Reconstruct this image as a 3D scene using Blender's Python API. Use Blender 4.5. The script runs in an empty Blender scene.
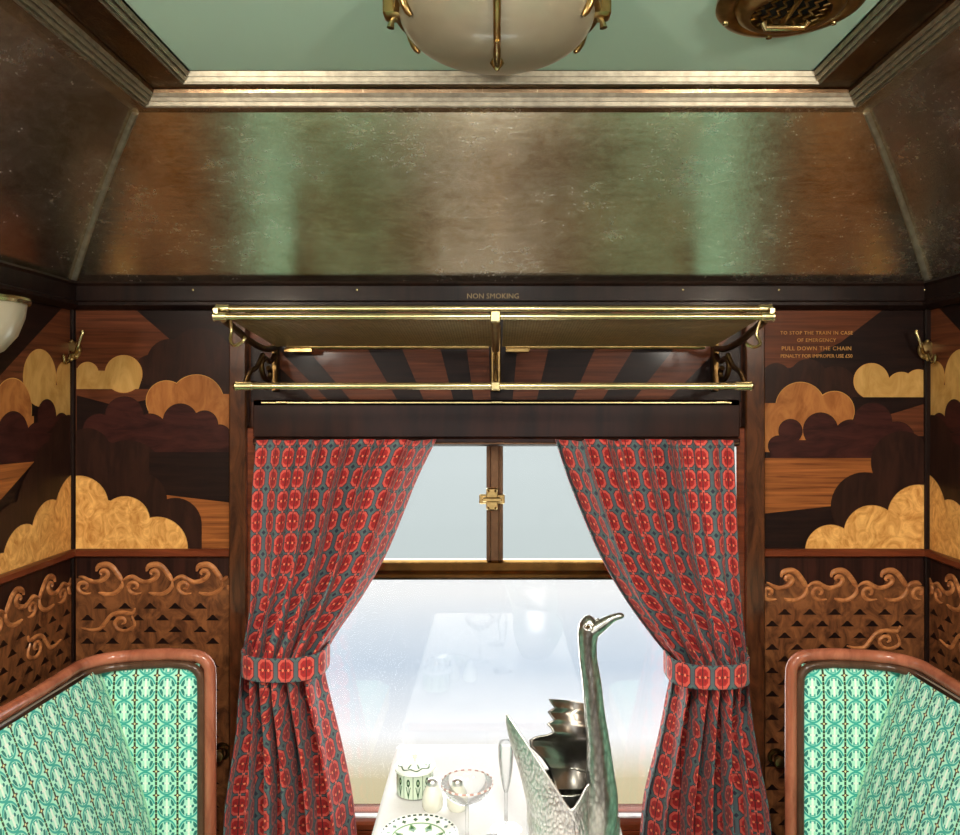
import bpy, math, random
from mathutils import Vector, Matrix
random.seed(7)
PI = math.pi
sc = bpy.context.scene
COL = sc.collection
EYE = 1.57; FPX = 790.0; CX = 497.0; CY = 398.0; D = 1.9
XO = .008            # the room's centre line sits a touch right of the photographer
WX = 1.03            # half width between the partition walls
Y0, Y1 = -0.85, 1.9  # corridor side, window side

def W(px, py, d):
    """real position of a feature measured in the photo, at distance d from the photographer"""
    return Vector(((px-CX)*d/FPX, d, EYE-(py-CY)*d/FPX))

# ------------------------------------------------------------ mesh builder
class MB:
    def __init__(s): s.v=[]; s.f=[]; s.m=[]; s.uv=[]
    def add(s, vs, fs, mi=0, uvs=None):
        o=len(s.v); s.v += [Vector(v) for v in vs]
        for k,f in enumerate(fs):
            s.f.append([o+i for i in f]); s.m.append(mi)
            s.uv.append([uvs[i] for i in f] if uvs else [(0,0)]*len(f))
        return s
    def box(s, a, b, mi=0):
        x0,y0,z0=[min(a[i],b[i]) for i in range(3)]; x1,y1,z1=[max(a[i],b[i]) for i in range(3)]
        vs=[(x0,y0,z0),(x1,y0,z0),(x1,y1,z0),(x0,y1,z0),(x0,y0,z1),(x1,y0,z1),(x1,y1,z1),(x0,y1,z1)]
        fs=[(0,3,2,1),(4,5,6,7),(0,1,5,4),(1,2,6,5),(2,3,7,6),(3,0,4,7)]
        return s.add(vs,fs,mi)
    def rbox(s, a, b, r=.004, mi=0):
        """box with chamfered edges"""
        x0,y0,z0=[min(a[i],b[i]) for i in range(3)]; x1,y1,z1=[max(a[i],b[i]) for i in range(3)]
        r=min(r,(x1-x0)*.25,(y1-y0)*.25,(z1-z0)*.45)
        def ring(ix,z):
            X0,X1,Y0_,Y1_=x0+ix,x1-ix,y0+ix,y1-ix; q=r*.8
            return [(X0+q,Y0_,z),(X1-q,Y0_,z),(X1,Y0_+q,z),(X1,Y1_-q,z),(X1-q,Y1_,z),(X0+q,Y1_,z),(X0,Y1_-q,z),(X0,Y0_+q,z)]
        rr=[ring(r,z0),ring(0,z0+r),ring(0,z1-r),ring(r,z1)]
        vs=[v for g in rr for v in g]; fs=[list(range(7,-1,-1)),[24+i for i in range(8)]]
        for k in range(3):
            for i in range(8): fs.append((k*8+i,k*8+(i+1)%8,(k+1)*8+(i+1)%8,(k+1)*8+i))
        return s.add(vs,fs,mi)
    def tube(s, pts, r, seg=10, mi=0, cap=True, flat=1.0, up=None):
        pts=[Vector(p) for p in pts]; n=len(pts); seg=max(seg,10)
        rs=r if isinstance(r,(list,tuple)) else [r]*n
        ref=None; vs=[]
        for i,p in enumerate(pts):
            t=(pts[min(i+1,n-1)]-pts[max(i-1,0)]).normalized()
            if ref is None:
                ref=Vector(up) if up else (Vector((0,0,1)) if abs(t.z)<.9 else Vector((1,0,0)))
            a=(ref-t*ref.dot(t)).normalized(); b=t.cross(a); ref=a
            for k in range(seg):
                q=2*PI*k/seg
                vs.append(p+(a*math.cos(q)+b*math.sin(q)*flat)*rs[i])
        fs=[]
        for i in range(n-1):
            for k in range(seg): fs.append((i*seg+k,i*seg+(k+1)%seg,(i+1)*seg+(k+1)%seg,(i+1)*seg+k))
        if cap: fs+= [list(range(seg-1,-1,-1)), [(n-1)*seg+k for k in range(seg)]]
        return s.add(vs,fs,mi)
    def lathe(s, prof, c=(0,0,0), seg=32, mi=0, R=None, arc=2*PI, a0=0):
        c=Vector(c); vs=[]; n=len(prof); full=abs(arc-2*PI)<1e-6; cols=seg if full else seg+1
        for k in range(cols):
            q=a0+arc*k/seg
            for (r,z) in prof:
                p=Vector((r*math.cos(q),r*math.sin(q),z))
                if R: p=R@p
                vs.append(c+p)
        fs=[]
        for k in range(seg):
            k2=(k+1)%cols
            for i in range(n-1): fs.append((k*n+i,k2*n+i,k2*n+i+1,k*n+i+1))
        return s.add(vs,fs,mi)
    def grid(s, fn, nu, nv, mi=0, uvfn=None, closeu=False):
        vs=[];uv=[]
        for j in range(nv+1):
            for i in range(nu+1):
                vs.append(fn(i/nu,j/nv)); uv.append(uvfn(i/nu,j/nv) if uvfn else (i/nu,j/nv))
        fs=[(j*(nu+1)+i,j*(nu+1)+i+1,(j+1)*(nu+1)+i+1,(j+1)*(nu+1)+i) for j in range(nv) for i in range(nu)]
        return s.add(vs,fs,mi,uv)
    def prism(s, poly, mp, t0, t1, mi=0):
        """poly: list of 2D points; mp(u,v,t)->3D ; front face at t1"""
        n=len(poly)
        vs=[mp(u,v,t0) for u,v in poly]+[mp(u,v,t1) for u,v in poly]
        fs=[list(range(n-1,-1,-1)),[n+i for i in range(n)]]
        for i in range(n): fs.append((i,(i+1)%n,n+(i+1)%n,n+i))
        return s.add(vs,fs,mi)
    def build(s, name, mats, parent=None, smooth=40, local=False, recalc=True, origin=None):
        if not isinstance(mats,(list,tuple)): mats=[mats]
        me=bpy.data.meshes.new(name)
        off=Vector((0,0,0))
        if parent is not None and not local:
            off=parent.matrix_basis.translation.copy()
            if parent.parent: off+=parent.parent.matrix_basis.translation
        elif parent is None and not local:
            xs=[v.x for v in s.v];ys=[v.y for v in s.v];zs=[v.z for v in s.v]
            off=Vector(((min(xs)+max(xs))/2,(min(ys)+max(ys))/2,min(zs)))
        me.from_pydata([tuple(v-off) for v in s.v],[],s.f)
        for m in mats: me.materials.append(m)
        me.polygons.foreach_set('material_index',s.m)
        ul=me.uv_layers.new(name='UVMap'); flat=[c for f in s.uv for p in f for c in p]
        ul.data.foreach_set('uv',flat)
        if recalc:
            import bmesh
            bm=bmesh.new(); bm.from_mesh(me); bmesh.ops.recalc_face_normals(bm,faces=bm.faces); bm.to_mesh(me); bm.free()
        if smooth:
            me.polygons.foreach_set('use_smooth',[True]*len(me.polygons))
            me.set_sharp_from_angle(angle=math.radians(smooth))
        me.update()
        o=bpy.data.objects.new(name,me); COL.objects.link(o)
        if parent is not None: o.parent=parent
        else: o.location=off
        return o

def thing(name,label,cat,loc=(0,0,0),rz=0,group=None):
    o=bpy.data.objects.new(name,None); o.empty_display_size=.05; COL.objects.link(o)
    o.location=loc; o.rotation_euler=(0,0,rz)
    return tag(o,label,cat,group)
def tag(o,label,cat,group=None):
    o['label']=label; o['category']=cat
    if group: o['group']=group
    return o
def struct(o): o['kind']='structure'; return o
def lab(o,t): o['label']=t; return o
def spline(pts,n=6):
    pts=[Vector(p) for p in pts]; out=[]
    for i in range(len(pts)-1):
        p0=pts[max(i-1,0)];p1=pts[i];p2=pts[i+1];p3=pts[min(i+2,len(pts)-1)]
        for k in range(n):
            t=k/n
            out.append(.5*((2*p1)+(p2-p0)*t+(2*p0-5*p1+4*p2-p3)*t*t+(3*p1-p0-3*p2+p3)*t**3))
    out.append(pts[-1]); return out
def lerp_tab(tab,y):
    if y<=tab[0][0]:
        (a,b),(c,d_)=tab[0],tab[1]; return b+(d_-b)*(y-a)/(c-a)
    for (a,b),(c,d_) in zip(tab,tab[1:]):
        if y<=c: return b+(d_-b)*(y-a)/(c-a)
    (a,b),(c,d_)=tab[-2],tab[-1]; return b+(d_-b)*(y-a)/(c-a)
def smooth_tab(tab):
    # catmull-rom resample so edges do not kink
    pts=spline([(x,y,0) for y,x in tab],8); return [(p.y,p.x) for p in pts]

# ------------------------------------------------------------ materials
def srgb(r,g,b):
    def f(c):
        c/=255.; return c/12.92 if c<=.04045 else ((c+.055)/1.055)**2.4
    return (f(r),f(g),f(b),1)
class E:
    """node maths with python operators"""
    def __init__(s,nt,sock): s.nt=nt; s.s=sock
    def op(s,o,*a):
        n=s.nt.nodes.new('ShaderNodeMath'); n.operation=o
        for i,x in enumerate((s,)+a):
            if isinstance(x,E): s.nt.links.new(x.s,n.inputs[i])
            else: n.inputs[i].default_value=x
        return E(s.nt,n.outputs[0])
    def __add__(s,o): return s.op('ADD',o)
    def __radd__(s,o): return s.op('ADD',o)
    def __sub__(s,o): return s.op('SUBTRACT',o)
    def __rsub__(s,o): return (s*-1.0)+o
    def __mul__(s,o): return s.op('MULTIPLY',o)
    def __rmul__(s,o): return s.op('MULTIPLY',o)
    def __truediv__(s,o): return s.op('DIVIDE',o)
    def lt(s,o): return s.op('LESS_THAN',o)
    def gt(s,o): return s.op('GREATER_THAN',o)
    def abs(s): return s.op('ABSOLUTE')
    def frac(s): return s.op('FRACT')
    def floor(s): return s.op('FLOOR')
    def sqrt(s): return s.op('SQRT')
    def sin(s): return s.op('SINE')
    def min(s,o): return s.op('MINIMUM',o)
    def max(s,o): return s.op('MAXIMUM',o)
    def clamp(s,a,b): return s.max(a).min(b)
def newmat(name):
    m=bpy.data.materials.new(name); m.use_nodes=True
    nt=m.node_tree; b=nt.nodes['Principled BSDF']; return m,nt,b
def coords(nt,kind='Object',scale=(1,1,1),rot=(0,0,0)):
    tc=nt.nodes.new('ShaderNodeTexCoord'); mp=nt.nodes.new('ShaderNodeMapping')
    mp.inputs['Scale'].default_value=scale; mp.inputs['Rotation'].default_value=rot
    nt.links.new(tc.outputs[kind],mp.inputs[0]); return mp.outputs[0]
def noise(nt,vec,scale=5,detail=4,rough=.55,dist=0):
    n=nt.nodes.new('ShaderNodeTexNoise'); n.inputs['Scale'].default_value=scale
    n.inputs['Detail'].default_value=detail; n.inputs['Roughness'].default_value=rough; n.inputs['Distortion'].default_value=dist
    nt.links.new(vec,n.inputs['Vector']); return E(nt,n.outputs['Fac'])
def ramp(nt,fac,stops):
    r=nt.nodes.new('ShaderNodeValToRGB'); el=r.color_ramp.elements
    while len(el)<len(stops): el.new(.5)
    for e,(p,c) in zip(el,stops): e.position=p; e.color=c
    nt.links.new(fac.s,r.inputs[0]); return r.outputs[0]
def mixc(nt,fac,a,b):
    n=nt.nodes.new('ShaderNodeMix'); n.data_type='RGBA'
    if isinstance(fac,E): nt.links.new(fac.s,n.inputs[0])
    else: n.inputs[0].default_value=fac
    for x,i in ((a,6),(b,7)):
        if isinstance(x,tuple): n.inputs[i].default_value=x
        else: nt.links.new(x,n.inputs[i])
    return n.outputs[2]
def bump(nt,b,h,strength=.3,dist=.01):
    n=nt.nodes.new('ShaderNodeBump'); n.inputs['Strength'].default_value=strength; n.inputs['Distance'].default_value=dist
    nt.links.new(h.s,n.inputs['Height']); nt.links.new(n.outputs[0],b.inputs['Normal'])
def wood(name,c1,c2,grain=(30,30,3),rough=.32,coat=.35,rot=(0,0,0),dist=1.0,lo=.35,hi=.65,det=5,spec=.1):
    m,nt,b=newmat(name)
    v=coords(nt,'Object',grain,rot); f=noise(nt,v,1.0,det,.6,dist)
    c=ramp(nt,f,[(lo,srgb(*c1)),(hi,srgb(*c2))])
    nt.links.new(c,b.inputs['Base Color']); b.inputs['Roughness'].default_value=rough
    b.inputs['Coat Weight'].default_value=coat; b.inputs['Coat Roughness'].default_value=.12
    b.inputs['Specular IOR Level'].default_value=spec
    bump(nt,b,f,.08,.002); return m
def plain(name,c,rough=.5,metal=0,coat=0,nscale=40,var=.12,bs=.05,emit=None,sheen=0):
    m,nt,b=newmat(name); f=noise(nt,coords(nt),nscale,3)
    c0=srgb(*c); lo=tuple(x*(1-var) for x in c0[:3])+(1,); hi=tuple(min(1,x*(1+var)) for x in c0[:3])+(1,)
    nt.links.new(ramp(nt,f,[(.3,lo),(.7,hi)]),b.inputs['Base Color'])
    b.inputs['Roughness'].default_value=rough; b.inputs['Metallic'].default_value=metal; b.inputs['Coat Weight'].default_value=coat
    if sheen: b.inputs['Sheen Weight'].default_value=sheen
    if bs: bump(nt,b,f,bs,.002)
    if emit: b.inputs['Emission Color'].default_value=srgb(*emit[0]); b.inputs['Emission Strength'].default_value=emit[1]
    return m

M={}
M['black']=wood('dark_lacquered_wood',(17,9,7),(32,18,13),(30,30,2.5),.4,.03,spec=.12)
M['pelmetw']=wood('dark_mahogany',(22,11,8),(44,22,15),(16,30,2.5),.28,.12)
M['burr']=wood('burr_walnut',(50,28,16),(92,54,30),(26,26,7),.3,.35,dist=2)
M['rail']=wood('red_mahogany',(84,38,20),(122,60,34),(3,3,40),.32,.4)
M['frame']=wood('polished_mahogany',(128,70,50),(172,104,78),(14,14,4),.22,.6)
M['lip']=wood('dark_frame_lip',(60,40,28),(88,62,46),(14,14,4),.3,.4)
M['m_dark']=wood('marquetry_ebony',(20,11,9),(34,19,14),(5,5,60),.38,.05)
M['m_dark2']=wood('marquetry_wenge',(32,18,13),(48,27,19),(40,40,8),.38,.05)
M['m_plum']=wood('marquetry_rosewood',(38,17,14),(62,30,24),(9,9,40),.38,.05)
M['m_brown']=wood('marquetry_sapele',(66,34,20),(100,54,32),(4,4,110),.38,.05,rot=(.0,.5,0),dist=.4)
M['m_brown2']=wood('marquetry_sapele_left',(66,34,20),(100,54,32),(4,4,110),.38,.05,rot=(.0,-.35,0),dist=.4)
M['m_stripe']=wood('marquetry_zebrano',(86,44,20),(160,96,48),(4,4,130),.38,.05,rot=(0,.2,0),dist=.5,lo=.3,hi=.7)
M['m_stripe2']=wood('marquetry_zebrano_left',(86,44,20),(160,96,48),(4,4,130),.38,.05,rot=(0,-.16,0),dist=.5,lo=.3,hi=.7)
M['m_orange']=wood('marquetry_cherry',(130,76,36),(164,106,56),(22,22,10),.38,.05,dist=1.6)
M['m_light']=wood('marquetry_sycamore',(158,118,60),(186,146,84),(20,20,9),.38,.05,dist=1.6)
M['m_gold']=wood('marquetry_burr_maple',(166,108,46),(228,174,100),(26,26,20),.38,.05,dist=2.6,lo=.28,hi=.66)
M['m_string']=wood('marquetry_stringing',(170,118,60),(196,144,80),(26,26,20),.38,.05)
M['carve']=wood('carved_walnut',(130,78,44),(188,124,74),(20,20,30),.36,.25,dist=1.6)
M['carvebody']=wood('carved_field_walnut',(72,42,25),(128,80,46),(22,22,14),.42,.15,dist=2)
M['carvebg']=wood('carved_background',(30,16,12),(52,27,20),(70,70,2),.4,.2)
M['brass']=plain('polished_brass',(190,174,126),.27,1,0,25,.18)
M['brass_old']=plain('aged_brass',(172,144,92),.3,1,0,30,.35,.1)
M['brass_dark']=plain('dark_brass',(88,68,40),.35,1,0,40,.3,.1)
M['meshbrass']=plain('mesh_brass',(134,112,72),.5,.6,0,60,.2,.1)
M['groove']=plain('painted_shade_groove',(60,48,34),.45,.8,0,60,.3,.1)  # groove shade put into a darker colour so the moulding steps read
M['bronze_win']=plain('bronze_window_bar',(92,66,46),.42,.8,0,60,.2,.05)
M['cloth_white']=plain('white_table_linen',(216,216,216),.75,0,0,200,.02,.1)
M['china']=plain('cream_china',(226,226,212),.2,0,.4,30,.03,0)
M['silvertop']=plain('silver_cap',(220,220,218),.35,1)
M['carpet']=plain('dark_brown_carpet',(48,40,34),.95,0,0,300,.3,.4)
M['wallw']=wood('wall_veneer',(66,34,20),(96,54,32),(20,20,3),.35,.3)
M['white_frame']=plain('pale_sill_strip',(220,222,222),.4)
M['interior_dark']=plain('dark_opening',(14,12,12),.8)
M['gravel']=None
# green painted ceiling
m,nt,b=newmat('pale_green_paint'); f=noise(nt,coords(nt),3,3)
nt.links.new(ramp(nt,f,[(.3,srgb(190,226,206)),(.7,srgb(194,230,211))]),b.inputs['Base Color']); b.inputs['Roughness'].default_value=.5; M['green']=m
# silver leaf
def leaf(name,ca,cb,rot=(0,0,0),r0=.17,r1=.34):
    m,nt,b=newmat(name)
    v=coords(nt,'Object',(1,1,1))
    big=noise(nt,v,3.5,3,.6); fine=noise(nt,coords(nt,'Object',(14,14,50),(0.5,.35,.6)),1.5,6,.7,1.2)
    fine2=noise(nt,coords(nt,'Object',(60,60,16),(.1,.9,.2)),1.0,5,.7,2)
    scr=noise(nt,coords(nt,'Object',(7,7,70),(.5,.7,.3)),2.2,2,.5,2.5)
    c=ramp(nt,big*.6+fine*.4,[(.38,srgb(*ca)),(.60,srgb(*cb))])
    sc_=((scr-.62)*7.0).clamp(0,1)
    br=nt.nodes.new('ShaderNodeTexBrick'); br.inputs['Scale'].default_value=1.0; br.inputs['Brick Width'].default_value=.17; br.inputs['Row Height'].default_value=.085; br.inputs['Mortar Size'].default_value=.0012
    vv=nt.nodes.new('ShaderNodeVectorMath'); vv.operation='ADD'; nn=nt.nodes.new('ShaderNodeTexNoise'); nn.inputs['Scale'].default_value=5; nt.links.new(v,nn.inputs['Vector'])
    sc2=nt.nodes.new('ShaderNodeVectorMath'); sc2.operation='SCALE'; sc2.inputs['Scale'].default_value=.03; nt.links.new(nn.outputs['Color'],sc2.inputs[0])
    nt.links.new(coords(nt,'Object',(1,1,1),(PI/2,0,0)),vv.inputs[0]); nt.links.new(sc2.outputs[0],vv.inputs[1]); nt.links.new(vv.outputs[0],br.inputs['Vector'])
    seam=E(nt,br.outputs['Fac'])*(fine.gt(.5))
    c=mixc(nt,sc_*.10+seam*.30,c,srgb(232,220,196))
    nt.links.new(c,b.inputs['Base Color']); b.inputs['Metallic'].default_value=1
    rr=(big*.35+fine*.4+fine2*.25)*(r1-r0)*1.5+r0*.75; nt.links.new(rr.s,b.inputs['Roughness'])
    ham=nt.nodes.new('ShaderNodeTexVoronoi'); ham.inputs['Scale'].default_value=110; nt.links.new(v,ham.inputs['Vector'])
    hz=noise(nt,coords(nt,'Object',(2.5,2.5,60)),1.0,3,.5,.3)
    bump(nt,b,hz*1.0+fine*.17+E(nt,ham.outputs['Distance'])*.12,.16,.005); return m
M['leaf']=leaf('tarnished_silver_leaf',(196,176,150),(248,238,220))
M['leafband']=leaf('dark_silver_leaf',(112,88,64),(160,134,104))
M['mould']=plain('silvered_moulding',(166,158,138),.42,.85,0,60,.22,.15)
# clear glass pane: fresnel reflection over a see-through pane
def pane(name,tint,ior=1.5,gain=1.6):
    m=bpy.data.materials.new(name); m.use_nodes=True; nt=m.node_tree; nt.nodes.clear()
    o=nt.nodes.new('ShaderNodeOutputMaterial'); tr=nt.nodes.new('ShaderNodeBsdfTransparent'); gl=nt.nodes.new('ShaderNodeBsdfGlossy')
    fr=nt.nodes.new('ShaderNodeFresnel'); fr.inputs[0].default_value=ior
    f=(E(nt,fr.outputs[0])*gain).min(1.0)
    gl.inputs['Roughness'].default_value=0.0
    tr.inputs[0].default_value=tint; mx=nt.nodes.new('ShaderNodeMixShader')
    nt.links.new(f.s,mx.inputs[0]); nt.links.new(tr.outputs[0],mx.inputs[1]); nt.links.new(gl.outputs[0],mx.inputs[2]); nt.links.new(mx.outputs[0],o.inputs[0])
    return m
M['pane']=pane('window_glass',(1,1,1,1),1.5,1.7)
M['pane_up']=pane('tinted_ventilator_glass',(.76,.80,.795,1),1.5,.12)
M['crystal']=pane('clear_drinking_glass',(.97,.975,.975,1),1.45,.6)
# frosted lamp glass
m,nt,b=newmat('frosted_lamp_glass'); f=noise(nt,coords(nt),6,4)
nt.links.new(ramp(nt,f,[(.3,srgb(146,138,116)),(.7,srgb(164,156,134))]),b.inputs['Base Color'])
b.inputs['Roughness'].default_value=.28; b.inputs['Coat Weight'].default_value=.3
M['lampglass']=m
# silver of the swan
def swansilver(name,scale,bs,base=((184,182,178),(240,239,235))):
    m,nt,b=newmat(name); v=coords(nt); f=noise(nt,v,9,5,.65,.6)
    vo=nt.nodes.new('ShaderNodeTexVoronoi'); vo.inputs['Scale'].default_value=scale; nt.links.new(coords(nt,'Object',(1,1,.55)),vo.inputs['Vector'])
    h=E(nt,vo.outputs['Distance'])
    k=(f*.55+h*.5)
    nt.links.new(ramp(nt,k,[(.28,srgb(*base[1])),(.75,srgb(*base[0]))]),b.inputs['Base Color'])
    b.inputs['Metallic'].default_value=1; b.inputs['Roughness'].default_value=.3
    bump(nt,b,h*-1.0+f*.3,bs,.002); return m
M['swan']=swansilver('chased_silver',230,.5)
M['swanneck']=swansilver('tarnished_neck_silver',150,.3,((140,140,132),(196,196,188)))
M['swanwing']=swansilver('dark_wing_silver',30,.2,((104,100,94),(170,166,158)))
# ---- textile patterns (UV in repeat units)
def uvcell(nt):
    tc=nt.nodes.new('ShaderNodeTexCoord'); sp=nt.nodes.new('ShaderNodeSeparateXYZ'); nt.links.new(tc.outputs['UV'],sp.inputs[0])
    u=E(nt,sp.outputs[0]); v=E(nt,sp.outputs[1]); return u.frac()-.5, v.frac()-.5
def dist(a,b,ca,cb,sa=1.,sb=1.): 
    x=(a-ca)*sa; y=(b-cb)*sb; return (x*x+y*y).sqrt()
m,nt,b=newmat('red_lozenge_curtain_cloth'); a,v=uvcell(nt); A=a.abs(); V=v.abs()
bg=srgb(68,80,86); c=mixc(nt,noise(nt,coords(nt),120,2)*.6,bg,srgb(84,96,100))
cor=dist(A,V,.5,.5,1,1.2)
c=mixc(nt,((A-.5).abs()+(V-.5).abs()).lt(.11),c,srgb(34,40,56))
c=mixc(nt,(A.gt(.36))*(V.gt(.34))*((A-.5).abs()+(V-.5).abs()).gt(.16)*((A-.5).abs()+(V-.5).abs()).lt(.2),c,srgb(70,110,92))
oct_=(A*(1/.375)).max(V*(1/.435)).max((A+V)*(1/.64))
c=mixc(nt,oct_.lt(1.09),c,srgb(52,40,48))
c=mixc(nt,oct_.lt(1.0),c,srgb(196,76,64))
c=mixc(nt,(A.lt(.055))*(V.gt(.40)),c,srgb(206,96,80))
c=mixc(nt,oct_.lt(.74),c,srgb(154,22,22))
c=mixc(nt,((A-.375).abs()+(V-.0).abs()*.5).lt(.03),c,srgb(120,30,34))
c=mixc(nt,(A.lt(.03))*(V.lt(.46)),c,srgb(92,22,26))
c=mixc(nt,(V.lt(.028))*(A.lt(.32)),c,srgb(92,30,26))
c=mixc(nt,(dist(A,V,.14,.13).lt(.05)),c,srgb(126,24,26))
c=mixc(nt,(dist(A,V,.14,.0).lt(.055)),c,srgb(226,122,84))
nt.links.new(c,b.inputs['Base Color']); b.inputs['Roughness'].default_value=.85; b.inputs['Sheen Weight'].default_value=.1
bump(nt,b,noise(nt,coords(nt),400,2),.15,.001); M['curtain']=m
m,nt,b=newmat('green_medallion_moquette'); a,v=uvcell(nt); A=a.abs(); V=v.abs()
c=mixc(nt,noise(nt,coords(nt),150,2)*.7,srgb(160,222,196),srgb(190,238,216))
r=dist(A,V,0,0,1.,.92)
ring=(r-.40).abs().lt(.055)
c=mixc(nt,((r-.43).abs().lt(.038))*((V.gt(.14)).max(A.lt(.2))),c,srgb(46,164,150))
c=mixc(nt,(A.gt(.19))*(V.gt(.06))*(r.gt(.25))*(r.lt(.37)),c,srgb(12,116,106))
c=mixc(nt,(dist(A,V,.17,.0).lt(.06)),c,srgb(24,120,112))
c=mixc(nt,(A.lt(.13))*(V.gt(.28))*(V.lt(.40)),c,srgb(60,166,150))
c=mixc(nt,(A.lt(.05))*(V.lt(.36)),c,srgb(226,240,224))
c=mixc(nt,(V.lt(.04))*(A.lt(.12)),c,srgb(226,240,224))
c=mixc(nt,(A*.8+V).gt(.80)*(A.lt(.44)),c,srgb(104,196,168))
c=mixc(nt,(A.gt(.450)),c,srgb(26,56,28))
tick=((V*6.0).frac()-.5).abs().lt(.1)
c=mixc(nt,(A.gt(.445))*tick,c,srgb(150,206,150))
st=(A-.5).abs()+(V-.5).abs()
c=mixc(nt,((A-.5).abs().lt(.05)).max((V-.5).abs().lt(.035))*((st).lt(.17)),c,srgb(52,44,20))
c=mixc(nt,st.lt(.115),c,srgb(52,44,20))
c=mixc(nt,st.lt(.055),c,srgb(226,214,150))
nt.links.new(c,b.inputs['Base Color']); b.inputs['Roughness'].default_value=.8; b.inputs['Sheen Weight'].default_value=.15
bump(nt,b,noise(nt,coords(nt),350,2),.2,.001); M['moquette']=m
M['piping']=plain('mint_piping',(150,206,170),.8,0,0,80,.1)
# plate and pot decoration in object space
def radial(nt):
    tc=nt.nodes.new('ShaderNodeTexCoord'); sp=nt.nodes.new('ShaderNodeSeparateXYZ'); nt.links.new(tc.outputs['Object'],sp.inputs[0])
    x,y,z=[E(nt,sp.outputs[i]) for i in range(3)]; return (x*x+y*y).sqrt(), y.op('ARCTAN2',x), z
m,nt,b=newmat('green_leaf_plate'); r,th,z=radial(nt); c=mixc(nt,noise(nt,coords(nt),60,2)*.3,srgb(236,238,232),srgb(214,226,210))
c=mixc(nt,((r-.0695).abs().lt(.0022))*((th*(40/(2*PI))).frac().lt(.6)),c,srgb(40,62,44))
lf=((th*(8/(2*PI))).frac()-.5).abs(); q=(r-.030)*55.0
petal=((lf*2.2+(q-.5).abs()).lt(.62))*(r.gt(.02))
c=mixc(nt,petal,c,srgb(128,164,118))
c=mixc(nt,((lf*3.2+(q-.5).abs()).lt(.5)),c,srgb(58,98,62))
c=mixc(nt,((r-.050).abs().lt(.0012)),c,srgb(120,160,120))
l2=((th*(16/(2*PI))).frac()-.5).abs(); c=mixc(nt,(l2*3.0+(r-.058).abs()*130.).lt(.62),c,srgb(70,104,74))
nt.links.new(c,b.inputs['Base Color']); b.inputs['Roughness'].default_value=.15; b.inputs['Coat Weight'].default_value=.5; M['plate']=m
m,nt,b=newmat('green_flower_pot_china'); r,th,z=radial(nt); c=mixc(nt,noise(nt,coords(nt),60,2)*.4,srgb(206,220,200),srgb(176,200,172))
t=(th*(12/(2*PI))).frac()-.5; T=t.abs()
c=mixc(nt,((T-.5).abs().lt(.035)),c,srgb(64,92,66))
c=mixc(nt,(T.lt(.03))*(z.gt(.006))*(z.lt(.036)),c,srgb(34,66,44))
fl=((t*.021)*(t*.021)*4.0+(z-.036)*(z-.036)).sqrt(); c=mixc(nt,fl.lt(.0078),c,srgb(36,70,44)); c=mixc(nt,fl.lt(.0032),c,srgb(150,176,140))
c=mixc(nt,((T-(z*10.0-.06)).abs().lt(.045))*(z.lt(.028)),c,srgb(52,92,58))
c=mixc(nt,z.lt(.0028),c,srgb(44,62,46))
c=mixc(nt,((z-.050).abs().lt(.0015)),c,srgb(52,86,58))
nt.links.new(c,b.inputs['Base Color']); b.inputs['Roughness'].default_value=.18; b.inputs['Coat Weight'].default_value=.4; M['pot']=m
m,nt,b=newmat('green_edged_lid_china'); r,th,z=radial(nt); w=(th*8.0).sin()*.0022
c=mixc(nt,(r-(w+.033)).abs().lt(.0016),srgb(232,236,228),srgb(58,92,64))
c=mixc(nt,((th*(8/(2*PI))).frac()-.5).abs().lt(.09)*(r.gt(.016))*(r.lt(.029)),c,srgb(76,112,80))
nt.links.new(c,b.inputs['Base Color']); b.inputs['Roughness'].default_value=.18; M['lid']=m
m,nt,b=newmat('patterned_coupe_rim'); r,th,z=radial(nt)
c=mixc(nt,((th*(22/(2*PI))).frac()).lt(.5),srgb(228,222,218),srgb(176,132,122))
nt.links.new(c,b.inputs['Base Color']); b.inputs['Roughness'].default_value=.3; M['rimdeco']=m
# ground outside: bands running alongside the carriage
m,nt,b=newmat('station_ground'); tc=nt.nodes.new('ShaderNodeTexCoord'); sp=nt.nodes.new('ShaderNodeSeparateXYZ'); nt.links.new(tc.outputs['Object'],sp.inputs[0])
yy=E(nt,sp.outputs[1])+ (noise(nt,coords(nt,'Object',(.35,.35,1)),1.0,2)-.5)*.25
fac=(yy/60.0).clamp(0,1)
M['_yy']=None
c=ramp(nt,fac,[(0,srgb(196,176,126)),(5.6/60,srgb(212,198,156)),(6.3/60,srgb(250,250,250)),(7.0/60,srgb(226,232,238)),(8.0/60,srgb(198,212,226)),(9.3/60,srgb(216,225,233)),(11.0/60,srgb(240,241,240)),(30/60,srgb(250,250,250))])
nt.links.new(c,b.inputs['Base Color']); b.inputs['Roughness'].default_value=.9; M['ground']=m

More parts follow.
